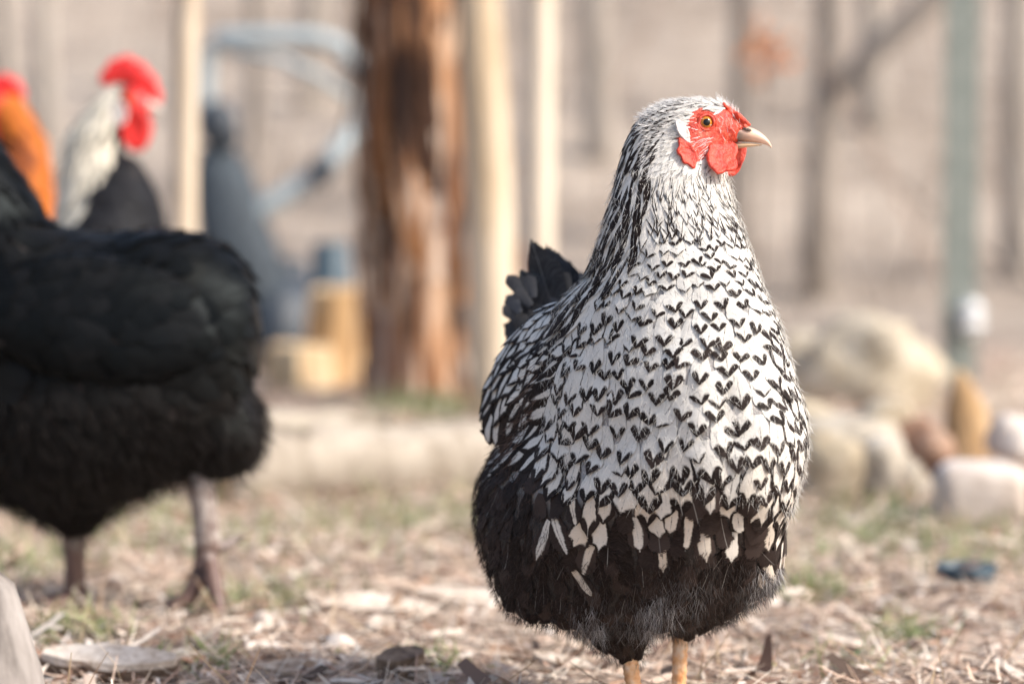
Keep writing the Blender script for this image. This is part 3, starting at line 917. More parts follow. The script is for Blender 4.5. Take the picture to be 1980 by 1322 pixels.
plain_clothe(bb_me, bhen, M['black_feather'], KB, 34, lambda p, n, s: None if tailzone(p) else bfn(p, n, s), 40000)
plain_clothe(bb_me, bhen, M['gloss_feather'], KB, 34, lambda p, n, s: bfn(p, n, s) if tailzone(p) else None, 40000, 'saddle_plumage')
nv = Vector((.12, -.97, .2)).normalized(); lv = tangent(Vector((1, 0, -.12)), nv); ctr = B(215, 610, -158)
bm = bmesh.new(); ellipsoid(bm, ctr, (225 * KB, 42 * KB, 120 * KB), Matrix((lv, nv, nv.cross(lv))).transposed(), 36)
bw_me = bm_mesh('wing', bm); bwing = link('wing', bw_me, M['dark_skin'], bhen)
def bwfn(p, n, s):
    if n.y > .3: return None
    b_ = (p - ctr).dot(Vector((0, 0, -1))) / (120 * KB)
    s.update(rs=26 + 8 * b_, ls=92 + 40 * b_, ws=46, lift=.08, tip=.3, G=random.choice([0, .3, .8])); return Vector((1, 0, -.35))
plain_clothe(bw_me, bwing, M['gloss_feather'], KB, 28, bwfn, 14000, 'wing_plumage')
P, N = sample(bb_me, 26000); keep, D_, L_, W_, C_ = [], [], [], [], []
for p, n in zip(P, N):
    px = 990 + p[0] / KB; py = 1180 - p[2] / KB
    if py > 760 and random.random() < .6:
        n = Vector(n); keep.append(Vector(p) + n * .004); D_.append(Vector((.5, 0, -1)) + n * random.uniform(.1, .6) + Vector((random.gauss(0, .2), 0, random.gauss(0, .2))))
        L_.append(random.uniform(.008, .018)); W_.append(.0008); C_.append((.014, .010, .009))
strips('fluff', keep, D_, L_, W_, C_, M['hair'], .25, bhen)
head_kit(bhen, B, KB, -175, 180, -1, [(-150, 135, 30, 8), (-172, 125, 36, 9), (-195, 128, 34, 9), (-212, 145, 26, 8)], (-205, 235, 22, 32), (-190, 175, 36),
         [(-215, 170, 205, 18), (-240, 180, 206, 12), (-262, 198, 210, 3)], (.12, .10, .09), M['red_far'])
def toe_leg(parent, shank, rads, toes, mat, cmat):
    bm = bmesh.new(); tube(bm, shank, rads, 12, .08, 2); cl = []
    for pts, r0 in toes:
        q = []
        for i in range(len(pts) - 1):
            for j in range(3): q.append(Vector(pts[i]).lerp(Vector(pts[i + 1]), j / 3))
        q.append(Vector(pts[-1]))
        rr = [r0 * (1.05 - .5 * i / (len(q) - 1)) * (1 + .12 * (i % 3 == 0)) for i in range(len(q))]
        tube(bm, q, rr, 10, .05, 1); ellipsoid(bm, q[0], (r0 * 1.2,) * 3, seg=10)
        cl.append((q[-2], q[-1], rr[-1]))
    o = link('leg', bm_mesh('leg', bm), mat, parent)
    for a_, b_, r in cl:
        d = (b_ - a_).normalized(); b2 = bmesh.new()
        tube(b2, [b_ - d * r, b_ + d * r, b_ + d * r * 2 - Vector((0, 0, r * .3)), b_ + d * r * 2.8 - Vector((0, 0, r * .6))], [r, r * .75, r * .45, r * .1], 8)
        link('claw', bm_mesh('claw', b2), cmat, o)
G_ = lambda px, dep: B(px, 1180 - 12, dep)
toe_leg(bhen, [B(392, 905, -45), B(394, 950, -45), B(400, 1000, -45), B(404, 1045, -45), B(406, 1068, -45)], [30 * KB, 27 * KB, 24 * KB, 26 * KB, 25 * KB],
        [([B(402, 1062, -45), B(392, 1110, -60), B(368, 1150, -75), B(335, 1170, -90)], 21 * KB), ([B(404, 1062, -48), B(420, 1115, -90), B(434, 1160, -120), B(438, 1176, -135)], 18 * KB),
         ([B(400, 1062, -42), B(380, 1120, -20), B(350, 1166, 10), B(320, 1170, 30)], 17 * KB), ([B(412, 1058, -40), B(440, 1052, -36), B(458, 1042, -34)], 15 * KB)], M['grey_shank'], M['claw'])
toe_leg(bhen, [B(130, 1010, 45), B(130, 1050, 45), B(131, 1100, 45), B(132, 1150, 45), B(132, 1166, 45)], [27 * KB, 24 * KB, 20 * KB, 22 * KB, 21 * KB],
        [([B(128, 1160, 45), B(95, 1165, 30), B(50, 1170, 20)], 13 * KB), ([B(130, 1160, 45), B(112, 1166, 0), B(90, 1170, -40)], 12 * KB), ([B(130, 1160, 45), B(100, 1166, 80), B(70, 1170, 110)], 12 * KB), ([B(135, 1160, 45), B(160, 1166, 50), B(178, 1170, 55)], 10 * KB)], M['grey_shank'], M['claw'])

# --- rooster with a pale neck, behind the black hen
RD = 3.05; KR = RD / F; RG = 420 + CAM_H * F / RD
def R_(px, py, dep=0.0): return Vector(((px - 990) * KR, RD + dep * KR, (RG - py) * KR))
M['pale_feather'] = feather_mat('pale_hackle', (0.74, 0.70, 0.60), (0.7, 0.6, 0.45), (0.012, 0.012, 0.014), (0.025, 0.026, 0.03))
rst = empty('rooster', R_(200, RG, 0), 'rooster with cream white neck and tall red comb behind black hen', 'rooster')
bm = bmesh.new()
def cap_r(p0, r0, p1, r1, k=8): capsule(bm, R_(*p0), r0 * KR, R_(*p1), r1 * KR, k)
cap_r((226, 205, 0), 32, (180, 290, 0), 54); cap_r((180, 290, 0), 54, (180, 420, 0), 72); cap_r((245, 340, 0), 40, (225, 420, 0), 92); cap_r((225, 420, 0), 92, (200, 560, 0), 140)
ellipsoid(bm, R_(243, 200, 0), (44 * KR, 30 * KR, 34 * KR)); ellipsoid(bm, R_(120, 600, 0), (210 * KR, 130 * KR, 140 * KR), Matrix.Rotation(math.radians(12), 3, 'Y'))
cap_r((200, 690, -50), 70, (215, 800, -50), 30); cap_r((200, 690, 50), 70, (215, 800, 50), 30); cap_r((-40, 540, 0), 90, (-110, 440, 0), 40)
rb_me = remesh(bm, .005, 4); link('body', rb_me, M['dark_skin'], rst)
def rfn(p, n, s):
    px = 990 + p.x / KR; py = RG - p.z / KR
    if px > 225 and py < 235: return None
    edge = ip(py, [150, 250, 330, 430, 520], [260, 238, 205, 165, 120])
    if px < edge and py < 520:
        s.update(E=0, rs=14, ls=80, ws=26, tip=.5, S=random.choice([0, 0, .2]), C=.35); return Vector((-.35, 0, -1))
    s.update(rs=26, G=random.choice([.0, .2])); return Vector((-.4, 0, -1)) if px > 150 else Vector((-1, 0, -.3))
plain_clothe(rb_me, rst, M['pale_feather'], KR, 26, rfn, 24000)
head_kit(rst, R_, KR, 243, 200, 1, [(208, 152, 26, 8), (226, 140, 40, 8), (248, 138, 48, 9), (270, 148, 46, 9), (288, 166, 42, 9), (300, 188, 34, 8)], (266, 248, 27, 46), (258, 196, 28),
         [(275, 188, 216, 18), (295, 192, 216, 12), (316, 208, 218, 3)], (.55, .5, .45), M['red_far'])
lobe(R_(238, 222, -34), (16 * KR, -2 * KR, 0), (0, 2 * KR, 24 * KR), 5 * KR, M['white_lobe'], 'earlobe', rst)
bm = bmesh.new(); ellipsoid(bm, R_(262, 205, -14), (30 * KR, 20 * KR, 34 * KR)); ellipsoid(bm, R_(262, 205, 14), (30 * KR, 20 * KR, 34 * KR))
link('face_skin', remesh(bm, 2 * KR, 2), M['red_far'], rst)
pl = Plumage()
for i in range(12):
    a0 = R_(-70, 500, random.uniform(-30, 30)); d = Vector((random.uniform(-1, -.3), random.uniform(-.3, .3), random.uniform(.3, 1))).normalized(); n = tangent(Vector((0, -1, .2)), d)
    g, uv = feather_grid(None, a0, n, d, random.uniform(180, 300) * KR, 50 * KR, -.25, .4, 0, .1)
    pl.add(g, uv, (0, 1.7, 0, random.random()), (.3, 0, .05, 1), 1)
pl.build(rst, M['black_feather'], 12, name='tail_feather')
for dp in (-50, 50): claw_foot(rst, R_(215, 810, dp), R_(205, RG - 14, dp), 0.0, 16 * KR, 110 * KR, M['grey_shank'], M['claw'])

# --- orange-brown hen at the left edge
OD = 3.3; KO = OD / F; OG = 420 + CAM_H * F / OD
def O_(px, py, dep=0.0): return Vector(((px - 990) * KO, OD + dep * KO, (OG - py) * KO))
M['orange_feather'] = feather_mat('orange_feather', (0.52, 0.15, 0.03), (0.5, 0.12, 0.02), (0.20, 0.055, 0.02), (0.26, 0.08, 0.03), 0.5)
M['orange_skin'] = noisy_mat('orange_down', [(0.3, (0.35, 0.10, 0.02)), (0.7, (0.5, 0.16, 0.03))], 60)
ohen = empty('brown_hen', O_(0, OG, 0), 'orange brown hen at the left edge behind the black hen', 'hen')
bm = bmesh.new()
def cap_o(p0, r0, p1, r1, k=8): capsule(bm, O_(*p0), r0 * KO, O_(*p1), r1 * KO, k)
cap_o((22, 218, 0), 34, (52, 290, 0), 44); cap_o((52, 290, 0), 44, (30, 430, 0), 82); ellipsoid(bm, O_(14, 212, 0), (40 * KO, 28 * KO, 32 * KO))
cap_o((30, 430, 0), 82, (20, 540, 0), 120); ellipsoid(bm, O_(70, 590, 0), (190 * KO, 120 * KO, 125 * KO), Matrix.Rotation(math.radians(-10), 3, 'Y'))
cap_o((40, 660, -45), 65, (40, 770, -45), 28); cap_o((40, 660, 45), 65, (40, 770, 45), 28); cap_o((200, 540, 0), 80, (260, 450, 0), 30)
ob_me = remesh(bm, .005, 4); link('body', ob_me, M['orange_skin'], ohen)
def ofn(p, n, s):
    px = 990 + p.x / KO; py = OG - p.z / KO
    if px < 20 and py < 235: return None
    dark = 250 < py < 320 and px < 80 and n.y < 0
    s.update(E=1.7 if dark and random.random() < .8 else 0, rs=16, ls=60, ws=28, tip=.4, G=.2)
    return Vector((.25, 0, -1)) if px < 110 or py < 430 else Vector((1, 0, -.4))
plain_clothe(ob_me, ohen, M['orange_feather'], KO, 20, ofn, 24000)
head_kit(ohen, O_, KO, 14, 212, -1, [(42, 182, 22, 8), (30, 172, 34, 8), (12, 168, 40, 9), (-6, 174, 36, 9), (-20, 188, 28, 8)], (-4, 252, 22, 36), (0, 206, 26),
         [(-18, 200, 226, 17), (-36, 205, 226, 11), (-54, 218, 228, 3)], (.5, .4, .25), M['red_far'])
bm = bmesh.new(); ellipsoid(bm, O_(0, 214, -12), (32 * KO, 20 * KO, 34 * KO)); ellipsoid(bm, O_(0, 214, 12), (32 * KO, 20 * KO, 34 * KO))
link('face_skin', remesh(bm, 2 * KO, 2), M['red_far'], ohen)
for dp in (-45, 45): claw_foot(ohen, O_(40, 780, dp), O_(45, OG - 13, dp), math.pi, 15 * KO, 105 * KO, M['shank'], M['claw'])

# ------------------------------------------------------------------ trees, poles, machine, stones
M['bark_red'] = None
def bark_mat(name, stops, scale=6, pk=.7):
    m, nt, b = new_mat(name)
    v = coords(nt, 'Object', (1, 1, .16)); f = noise_tex(nt, scale * 4, v, 6, .65); f2 = noise_tex(nt, scale * pk, coords(nt, 'Object', (1, 1, .35)), 3, .5)
    c = ramp(nt, f * .45 + f2 * .55, stops)
    nt.links.new(c, b.inputs['Base Color']); b.inputs['Roughness'].default_value = .9
    bump(nt, b, f, .9, .045 / scale)
    return m
M['fibre_bark'] = bark_mat('fibrous_bark', [(.41, (.030, .015, .010)), (.455, (.17, .075, .035)), (.495, (.38, .19, .09)), (.54, (.48, .31, .20)), (.59, (.60, .50, .43))], 7, 1.2)
M['grey_bark'] = bark_mat('grey_bark', [(.35, (.17, .143, .12)), (.6, (.29, .25, .215))], 6)
M['light_bark'] = bark_mat('light_bark', [(.35, (.22, .19, .16)), (.6, (.36, .32, .28))], 6)
M['peeled'] = bark_mat('peeled_pole', [(.40, (.32, .23, .14)), (.47, (.50, .39, .265)), (.56, (.62, .52, .395))], 4)
M['peeled_pale'] = bark_mat('pale_pole', [(.40, (.30, .22, .155)), (.47, (.52, .42, .31)), (.57, (.64, .55, .44))], 4)

def trunk_mesh(base, top, r0, r1, seg=26, n=22, lump=.08, bend=.055, seed=0):
    base, top = Vector(base), Vector(top); bm = bmesh.new(); L = (top - base).length
    rings = []
    for i in range(seg + 1):
        t = i / seg; c = base.lerp(top, t) + Vector((noise.noise((t * 3, seed, 1)), noise.noise((t * 3, seed, 9)), 0)) * bend * L * t
        r = r0 + (r1 - r0) * t ** .8
        if t < .08: r *= 1 + .35 * (1 - t / .08) ** 2
        rings.append([c + Vector((math.cos(a), math.sin(a), 0)) * r * (1 + lump * noise.noise((math.cos(a) * 1.6 + seed, math.sin(a) * 1.6, t * L * 1.2)) + lump * .7 * noise.noise((math.cos(a) * 5, math.sin(a) * 5 + seed, t * L * .5))) for a in np.linspace(0, 2 * math.pi, n + 1)[:-1]])
    loft(bm, rings)
    return bm, [sum(r, Vector()) / n for r in rings]

def bare_tree(px, d, width, height, lean, mat, label, seed, base_py=None, limbs=9, group=None, lump=.08, bend=.055):
    x = (px - 990) / F * d; z = ground_z(x, d)
    r0 = width / F * d * .5
    t = empty('bare_tree', (x, d, z), label, 'tree', group)
    bm, cl = trunk_mesh((x, d, z - .12), (x + lean, d + random.uniform(-.2, .2), z + height), r0, r0 * .45, seed=seed, lump=lump, bend=bend)
    link('trunk', bm_mesh('trunk', bm), mat, t)
    rr = random.Random(seed)
    bm = bmesh.new()
    for i in range(limbs):
        k = rr.randint(9, len(cl) - 2); p = cl[k]; a = rr.uniform(0, 6.28); L = height * rr.uniform(.18, .4)
        dd = Vector((math.cos(a), math.sin(a) * .8, rr.uniform(.5, 1.3))).normalized()
        pts = [p + dd * L * q + Vector((0, 0, .12 * L * q * q)) + Vector((rr.gauss(0, .02), rr.gauss(0, .02), 0)) * L * q for q in np.linspace(0, 1, 6)]
        rb = r0 * rr.uniform(.16, .3); tube(bm, pts, [rb * (1 - .85 * q) for q in np.linspace(0, 1, 6)], 7, .1, i)
        for q in range(5):
            s = pts[rr.randint(2, 5)]; d2 = (dd + Vector((rr.gauss(0, .6), rr.gauss(0, .6), rr.gauss(.1, .4)))).normalized(); l2 = L * rr.uniform(.25, .5)
            tube(bm, [s, s + d2 * l2 * .5 + Vector((0, 0, .02)), s + d2 * l2], [rb * .35, rb * .2, rb * .05], 5)
    link('crown', bm_mesh('crown', bm), mat, t)
    return t

trunk_tree = bare_tree(805, gdist(772), 205, 4.2, -.06, M['fibre_bark'], 'thick tree trunk with shredded orange brown bark', 3, lump=.16, bend=.012)
n = 190; tx = at(805, 770, gdist(772)); an = rng.uniform(math.pi, 2 * math.pi, n); hz = rng.uniform(.0, 1.35, n)
rr_ = .5 * 205 / F * tx.y * (1.05 - .12 * hz / 1.35)
q = np.stack([tx.x - .06 * hz / 4.2 + rr_ * np.cos(an), tx.y + rr_ * np.sin(an), hz], 1)
D = np.stack([np.cos(an) * .06 + rng.normal(0, .05, n), np.sin(an) * .06, rng.choice([-1, 1], n)], 1)
strips('bark_strips', q, D, rng.uniform(.08, .34, n), rng.uniform(.012, .04, n), pick([(.05, .024, .015), (.34, .16, .07), (.52, .36, .25), (.60, .50, .42), (.22, .10, .05)], [3, 3, 2, 1.6, 2], n), M['straw'], .06, trunk_tree, side=np.stack([np.cos(an), np.sin(an), 0 * an], 1), tipw=.3)
far = [(1585, 9.6, 58, 4.8, .06, 'grey_bark', 'dark grey trunk on the slope right of the speckled hen\'s head'), (1420, 10.4, 46, 5.0, .1, 'grey_bark', 'slim dark trunk on the slope just above the speckled hen\'s head'),
       (1690, 12.5, 52, 5.2, -.1, 'light_bark', 'pale trunk between the dark leaning trunk and the metal post'), (1965, 9.8, 60, 5, .05, 'light_bark', 'pale trunk on the slope at the right edge'),
       (1160, 12, 60, 5, .0, 'light_bark', 'pale trunk on the slope left of the speckled hen\'s head'), (600, 13, 50, 5.2, .1, 'light_bark', 'pale trunk on the slope behind the mower handle'),
       (100, 9, 48, 4.6, -.1, 'light_bark', 'pale trunk on the slope above the brown hen'), (15, 7.2, 40, 4, -.05, 'light_bark', 'thin pale trunk at the top left corner'), (480, 10, 40, 4.6, .05, 'grey_bark', 'thin dark trunk seen through the mower handle loop')]
for i, (px, d, wd, hh, ln, mt, lb) in enumerate(far): bare_tree(px, d, wd, hh, ln, M[mt], lb, 20 + i, group='bare trees on the slope', limbs=8)
# leaning branch that leaves the dark trunk at the right
t = empty('fallen_tree', at(1600, 420, 9.4) * 1, 'dark dead tree leaning up to the right across the slope', 'tree', 'bare trees on the slope')
bm = bmesh.new(); p0 = at(1596, 215, 9.4); x0 = p0.x
tube(bm, [Vector((p0.x - .05, 9.4, ground_z(p0.x, 9.4) - .1)), p0 + Vector((-.03, 0, -.3)), p0, at(1680, 110, 9.4), at(1800, 0, 9.4), at(1960, -160, 9.4), at(2150, -380, 9.4)], [.052, .05, .05, .056, .05, .042, .02], 12, .15, 4)
t.location = Vector((p0.x - .05, 9.4, ground_z(p0.x, 9.4)))
link('trunk', bm_mesh('trunk', bm), M['grey_bark'], t)

def pole(name, pts, rads, mat, label, cat='pole'):
    bm = bmesh.new(); P_ = []; R = []
    for i in range(len(pts) - 1):
        for j in range(5):
            q = j / 5; P_.append(Vector(pts[i]).lerp(Vector(pts[i + 1]), q)); R.append(rads[i] + (rads[i + 1] - rads[i]) * q)
    P_.append(Vector(pts[-1])); R.append(rads[-1])
    tube(bm, P_, [r * (1 + .06 * noise.noise((i * 1.3, rads[0] * 99, 2))) for i, r in enumerate(R)], 16, .07, 5)
    o = link(name, bm_mesh(name, bm), mat); return tag(o, label, cat, 'peeled wooden poles')
d1 = gdist(803); k1 = d1 / F
pole('wooden_pole', [at(955, 815, d1), at(945, 400, d1), at(925, 0, d1), at(905, -420, d1)], [46 * k1, 47 * k1, 43 * k1, 38 * k1], M['peeled'], 'thick peeled yellow pole beside the shredded bark trunk')
d2 = 4.25; k2 = d2 / F
pole('wooden_pole', [Vector((at(1042, 700, d2).x, d2, -.02)), at(1040, 400, d2), at(1043, 0, d2), at(1046, -400, d2)], [32 * k2, 31 * k2, 30 * k2, 26 * k2], M['peeled_pale'], 'slimmer pale pole nearest the speckled hen')
d3 = 3.9; k3 = d3 / F
pole('wooden_pole', [Vector((at(355, 700, d3).x, d3, -.02)), at(355, 430, d3), at(360, 60, d3), at(364, 20, d3), at(365, -350, d3)], [25 * k3, 25 * k3, 26 * k3, 24 * k3, 20 * k3], M['peeled_pale'], 'thin pale pole right of the rooster\'s comb')

# metal fence post with a glossy insulator
d4 = 5.3; k4 = d4 / F; xp = at(1855, 600, d4).x
fp = empty('fence_post', (xp, d4, 0), 'green grey metal fence post with a white insulator', 'fence post')
M['post_paint'] = noisy_mat('post_paint', [(.3, (.16, .19, .17)), (.7, (.27, .29, .26))], 30, rough=.55)
M['white_plastic'] = noisy_mat('white_plastic', [(.3, (.62, .64, .64)), (.7, (.74, .75, .75))], 30, rough=.15, bs=.05)
bm = bmesh.new(); hw = 33 * k4
T_ = [(-hw, -.006), (hw, -.006), (hw, .004), (.005, .004), (.005, .045), (-.005, .045), (-.005, .004), (-hw, .004)]
loft(bm, [[Vector((xp + a, d4 + b_, z)) for a, b_ in T_] for z in np.linspace(-.05, 1.35, 8)])
link('post', bm_mesh('post', bm, False), M['post_paint'], fp)
for py in (615,):
    q = at(1878, py, d4 - .03); bm = bmesh.new()
    for i, (dz, r) in enumerate(((-.030, .022), (-.016, .032), (0, .024), (.016, .032), (.030, .022))): ellipsoid(bm, q + Vector((0, 0, dz)), (r, r, .011), seg=16)
    link('insulator', remesh(bm, .003, 1), M['white_plastic'], fp)

# push mower
MD = 5.9; KM = MD / F
def Q(px, py, dep=0.0): return at(px, py, MD) + Vector((0, dep * KM, 0))
xm = at(560, 700, MD).x
mow = empty('push_mower', (xm, MD, ground_z(xm, MD)), 'grey blue push mower with a looped handle left of the tree trunk', 'mower')
M['mower_tube'] = noisy_mat('mower_tube', [(.3, (.27, .33, .36)), (.7, (.38, .44, .47))], 40, rough=.4)
M['mower_dark'] = noisy_mat('mower_dark', [(.3, (.022, .03, .042)), (.7, (.05, .063, .08))], 30, rough=.5)
M['mower_bag'] = noisy_mat('bag_fabric', [(.3, (.022, .03, .04)), (.7, (.06, .078, .095))], 40, rough=.8)
M['teal'] = noisy_mat('teal_plastic', [(.3, (.03, .055, .075)), (.7, (.055, .09, .115))], 20, rough=.5)
def mtube(name, pts, r, mat):
    bm = bmesh.new(); tube(bm, pts, [r * KM] * len(pts), 10); return link(name, bm_mesh(name, bm), mat, mow)
mtube('handle', [Q(560, 610, 40), Q(470, 420, 20), Q(402, 250, 0), Q(396, 160, 0), Q(402, 95, 0), Q(430, 72, 0), Q(520, 70, 10), Q(610, 72, 20), Q(655, 85, 25), Q(690, 130, 30), Q(706, 175, 35), Q(700, 230, 40), Q(680, 270, 40)], 17, M['mower_tube'])
mtube('brace', [Q(430, 95, 5), Q(540, 112, 10), Q(620, 150, 20), Q(695, 205, 35)], 9, M['mower_tube'])
mtube('lower_handle', [Q(690, 240, 40), Q(625, 325, 30), Q(560, 370, 20), Q(490, 415, 10), Q(470, 425, 10)], 20, M['mower_tube'])
bm = bmesh.new(); ellipsoid(bm, Q(624, 328, 5), (22 * KM, 22 * KM, 34 * KM)); link('knob', bm_mesh('knob', bm), M['mower_dark'], mow)
bm = bmesh.new(); ellipsoid(bm, Q(422, 240, -15), (40 * KM, 30 * KM, 46 * KM)); ellipsoid(bm, Q(440, 265, -10), (26 * KM, 26 * KM, 26 * KM)); link('control_box', remesh(bm, .008, 2), M['mower_dark'], mow)
bm = bmesh.new()
loft(bm, [[Q(cx + hx * a, cy, 40 + dz * b_) for a, b_ in ((-1, -1), (-.6, -1.25), (.6, -1.25), (1, -1), (1, 1), (-1, 1))] for cx, cy, hx, dz in ((415, 285, 30, 40), (430, 340, 52, 60), (450, 440, 62, 80), (480, 540, 70, 90), (500, 600, 66, 90), (505, 625, 55, 80))])
link('grass_bag', bm_mesh('grass_bag', bm), M['mower_bag'], mow)
bm = bmesh.new()
loft(bm, [[Q(545 + hx * math.cos(a), cy, 60 + 130 * hx / 75 * math.sin(a)) for a in np.linspace(0, 6.283, 21)[:-1]] for cy, hx in ((535, 40), (560, 75), (600, 88), (640, 94), (684, 96), (690, 84))])
link('deck', bm_mesh('deck', bm), M['mower_dark'], mow)
bm = bmesh.new(); loft(bm, [[Q(550 + hx * math.cos(a), cy, 60 + hx * math.sin(a)) for a in np.linspace(0, 6.283, 17)[:-1]] for cy, hx in ((500, 22), (508, 36), (530, 42), (560, 44))]); link('engine', bm_mesh('engine', bm), M['mower_dark'], mow)
zg = ground_z(xm, MD)
def wheel(px, dep, r=50):
    c = Q(px, 655, dep); c.z = zg + r * KM
    def ringx(rr, y): return [Vector((c.x + rr * KM * math.cos(a), c.y + y * KM, c.z + rr * KM * math.sin(a))) for a in np.linspace(0, 6.283, 25)[:-1]]
    bm = bmesh.new(); loft(bm, [ringx(r * .7, -14), ringx(r * .95, -14), ringx(r, -8), ringx(r, 8), ringx(r * .95, 14), ringx(r * .7, 14)])
    wo = link('wheel', bm_mesh('wheel', bm), M['mower_dark'], mow)
    bm = bmesh.new(); loft(bm, [ringx(r * .2, -20), ringx(r * .35, -18), ringx(r * .68, -16), ringx(r * .72, -10), ringx(r * .7, 16)]); link('hub', bm_mesh('hub', bm), M['white_plastic'], wo)
wheel(532, -60); wheel(640, -40, 40); wheel(532, 180); wheel(640, 170, 40)

tb = at(640, 512, 5.6)
bucket = empty('bucket', (tb.x, 5.6, 0), 'blue bucket upside down on a post behind the firewood', 'bucket')
bm = bmesh.new(); kk = 5.6 / F
loft(bm, [[tb + Vector((r * kk * math.cos(a), r * kk * math.sin(a), z * kk)) for a in np.linspace(0, 6.283, 21)[:-1]] for r, z in ((38, -45), (44, -45), (44, -36), (40, -34), (34, 40), (28, 44))]); link('shell', bm_mesh('shell', bm), M['teal'], bucket)
bm = bmesh.new(); tube(bm, [Vector((tb.x, 5.6, -.03)), Vector((tb.x, 5.6, tb.z))], [.018, .018], 10); link('post', bm_mesh('post', bm), M['grey_bark'], bucket)

# firewood, stones, logs
def rock(name, c, r, mat, label, cat, seed, group=None, rough=.28, sub=3, flat=.0):
    bm = bmesh.new(); bmesh.ops.create_icosphere(bm, subdivisions=sub, radius=1)
    for v_ in bm.verts:
        q = v_.co.copy(); f_ = 1 + rough * noise.noise(q * 1.1 + Vector((seed, 0, 0))) + rough * .45 * noise.noise(q * 2.7 + Vector((0, seed, 0))) + rough * .15 * noise.noise(q * 7)
        q = Vector([math.copysign(abs(t_) ** (1 - flat), t_) for t_ in q])
        v_.co = Vector(c) + Vector((q.x * r[0], q.y * r[1], q.z * r[2])) * f_
    o = link(name, bm_mesh(name, bm), mat); return tag(o, label, cat, group)
def stone_mat(name, a_, b_, c_, scale=18): return noisy_mat(name, [(.32, a_), (.5, b_), (.68, c_)], scale, rough=.9, bs=.6, bd=.006)
M['tan_stone'] = stone_mat('tan_stone', (.24, .19, .125), (.46, .39, .29), (.58, .52, .42))
M['grey_stone'] = stone_mat('grey_stone', (.28, .24, .19), (.45, .40, .33), (.56, .51, .44))
M['white_stone'] = stone_mat('white_stone', (.40, .32, .26), (.60, .52, .455), (.70, .63, .57))
M['brown_stone'] = stone_mat('brown_stone', (.14, .07, .045), (.30, .18, .12), (.42, .30, .22))
M['golden_wood'] = bark_mat('golden_wood', [(.38, (.16, .085, .04)), (.47, (.40, .25, .12)), (.58, (.58, .43, .27))], 10)
M['cut_wood'] = bark_mat('cut_wood', [(.40, (.40, .25, .12)), (.47, (.62, .43, .24)), (.58, (.74, .59, .39))], 12)
M['old_wood'] = bark_mat('weathered_wood', [(.41, (.08, .062, .045)), (.47, (.24, .20, .155)), (.57, (.42, .365, .30))], 9)
def log(name, p0, p1, r, mat, label, cat, seed, group=None, endmat=None, lump=.06):
    p0, p1 = Vector(p0), Vector(p1); t = empty(name, (p0 + p1) / 2 - Vector((0, 0, r)), label, cat, group)
    bm = bmesh.new(); n_ = 12
    pts = [p0.lerp(p1, i / n_) + Vector((0, 0, .15 * r * noise.noise((i * .5, seed, 0)))) for i in range(n_ + 1)]
    tube(bm, pts, [r * (1 + .08 * noise.noise((i * .7, seed, 3))) for i in range(n_ + 1)], 18, lump * 2, seed)
    link('bark', bm_mesh('bark', bm), mat, t)
    d = (p1 - p0).normalized()
    for p, sg in ((p0, -1), (p1, 1)):
        bm = bmesh.new(); tube(bm, [p + d * sg * .001, p + d * sg * .003], [r * .93, r * .9], 18, .04, seed); link('cut_end', bm_mesh('cut_end', bm), endmat or M['cut_wood'], t)
    return t
def firewood(px, py_top, py_bot, wpx, d, tilt, label, seed):
    """split piece: wedge with bark on one side"""
    k = d / F; b0 = at(px, py_bot, d); hgt = (py_bot - py_top) * k; wd = wpx * k
    t = empty('firewood', (b0.x, d, max(0, b0.z)), label, 'firewood', 'split firewood by the tree')
    sec = [(-.5, -.25), (.0, -.5), (.5, -.2), (.42, .4), (-.35, .45)]
    bm = bmesh.new(); loft(bm, [[Vector((b0.x + (a + .05 * noise.noise((z * 3, a * 3, seed))) * wd + tilt * z * hgt, d + c_ * wd, b0.z + z * hgt + .02 * noise.noise((a * 4, c_ * 4, seed)) * (z > .5))) for a, c_ in sec] for z in np.linspace(0, 1, 7)])
    link('split_wood', bm_mesh('split_wood', bm, False), M['cut_wood'], t)
firewood(642, 562, 745, 105, 5.3, .05, 'tall split firewood piece standing left of the tree trunk', 1)
firewood(582, 668, 752, 125, 5.2, .0, 'short stubby split firewood piece, leftmost by the tree', 2)
firewood(692, 605, 745, 50, 5.35, .1, 'narrow split firewood piece touching the tree trunk', 3)

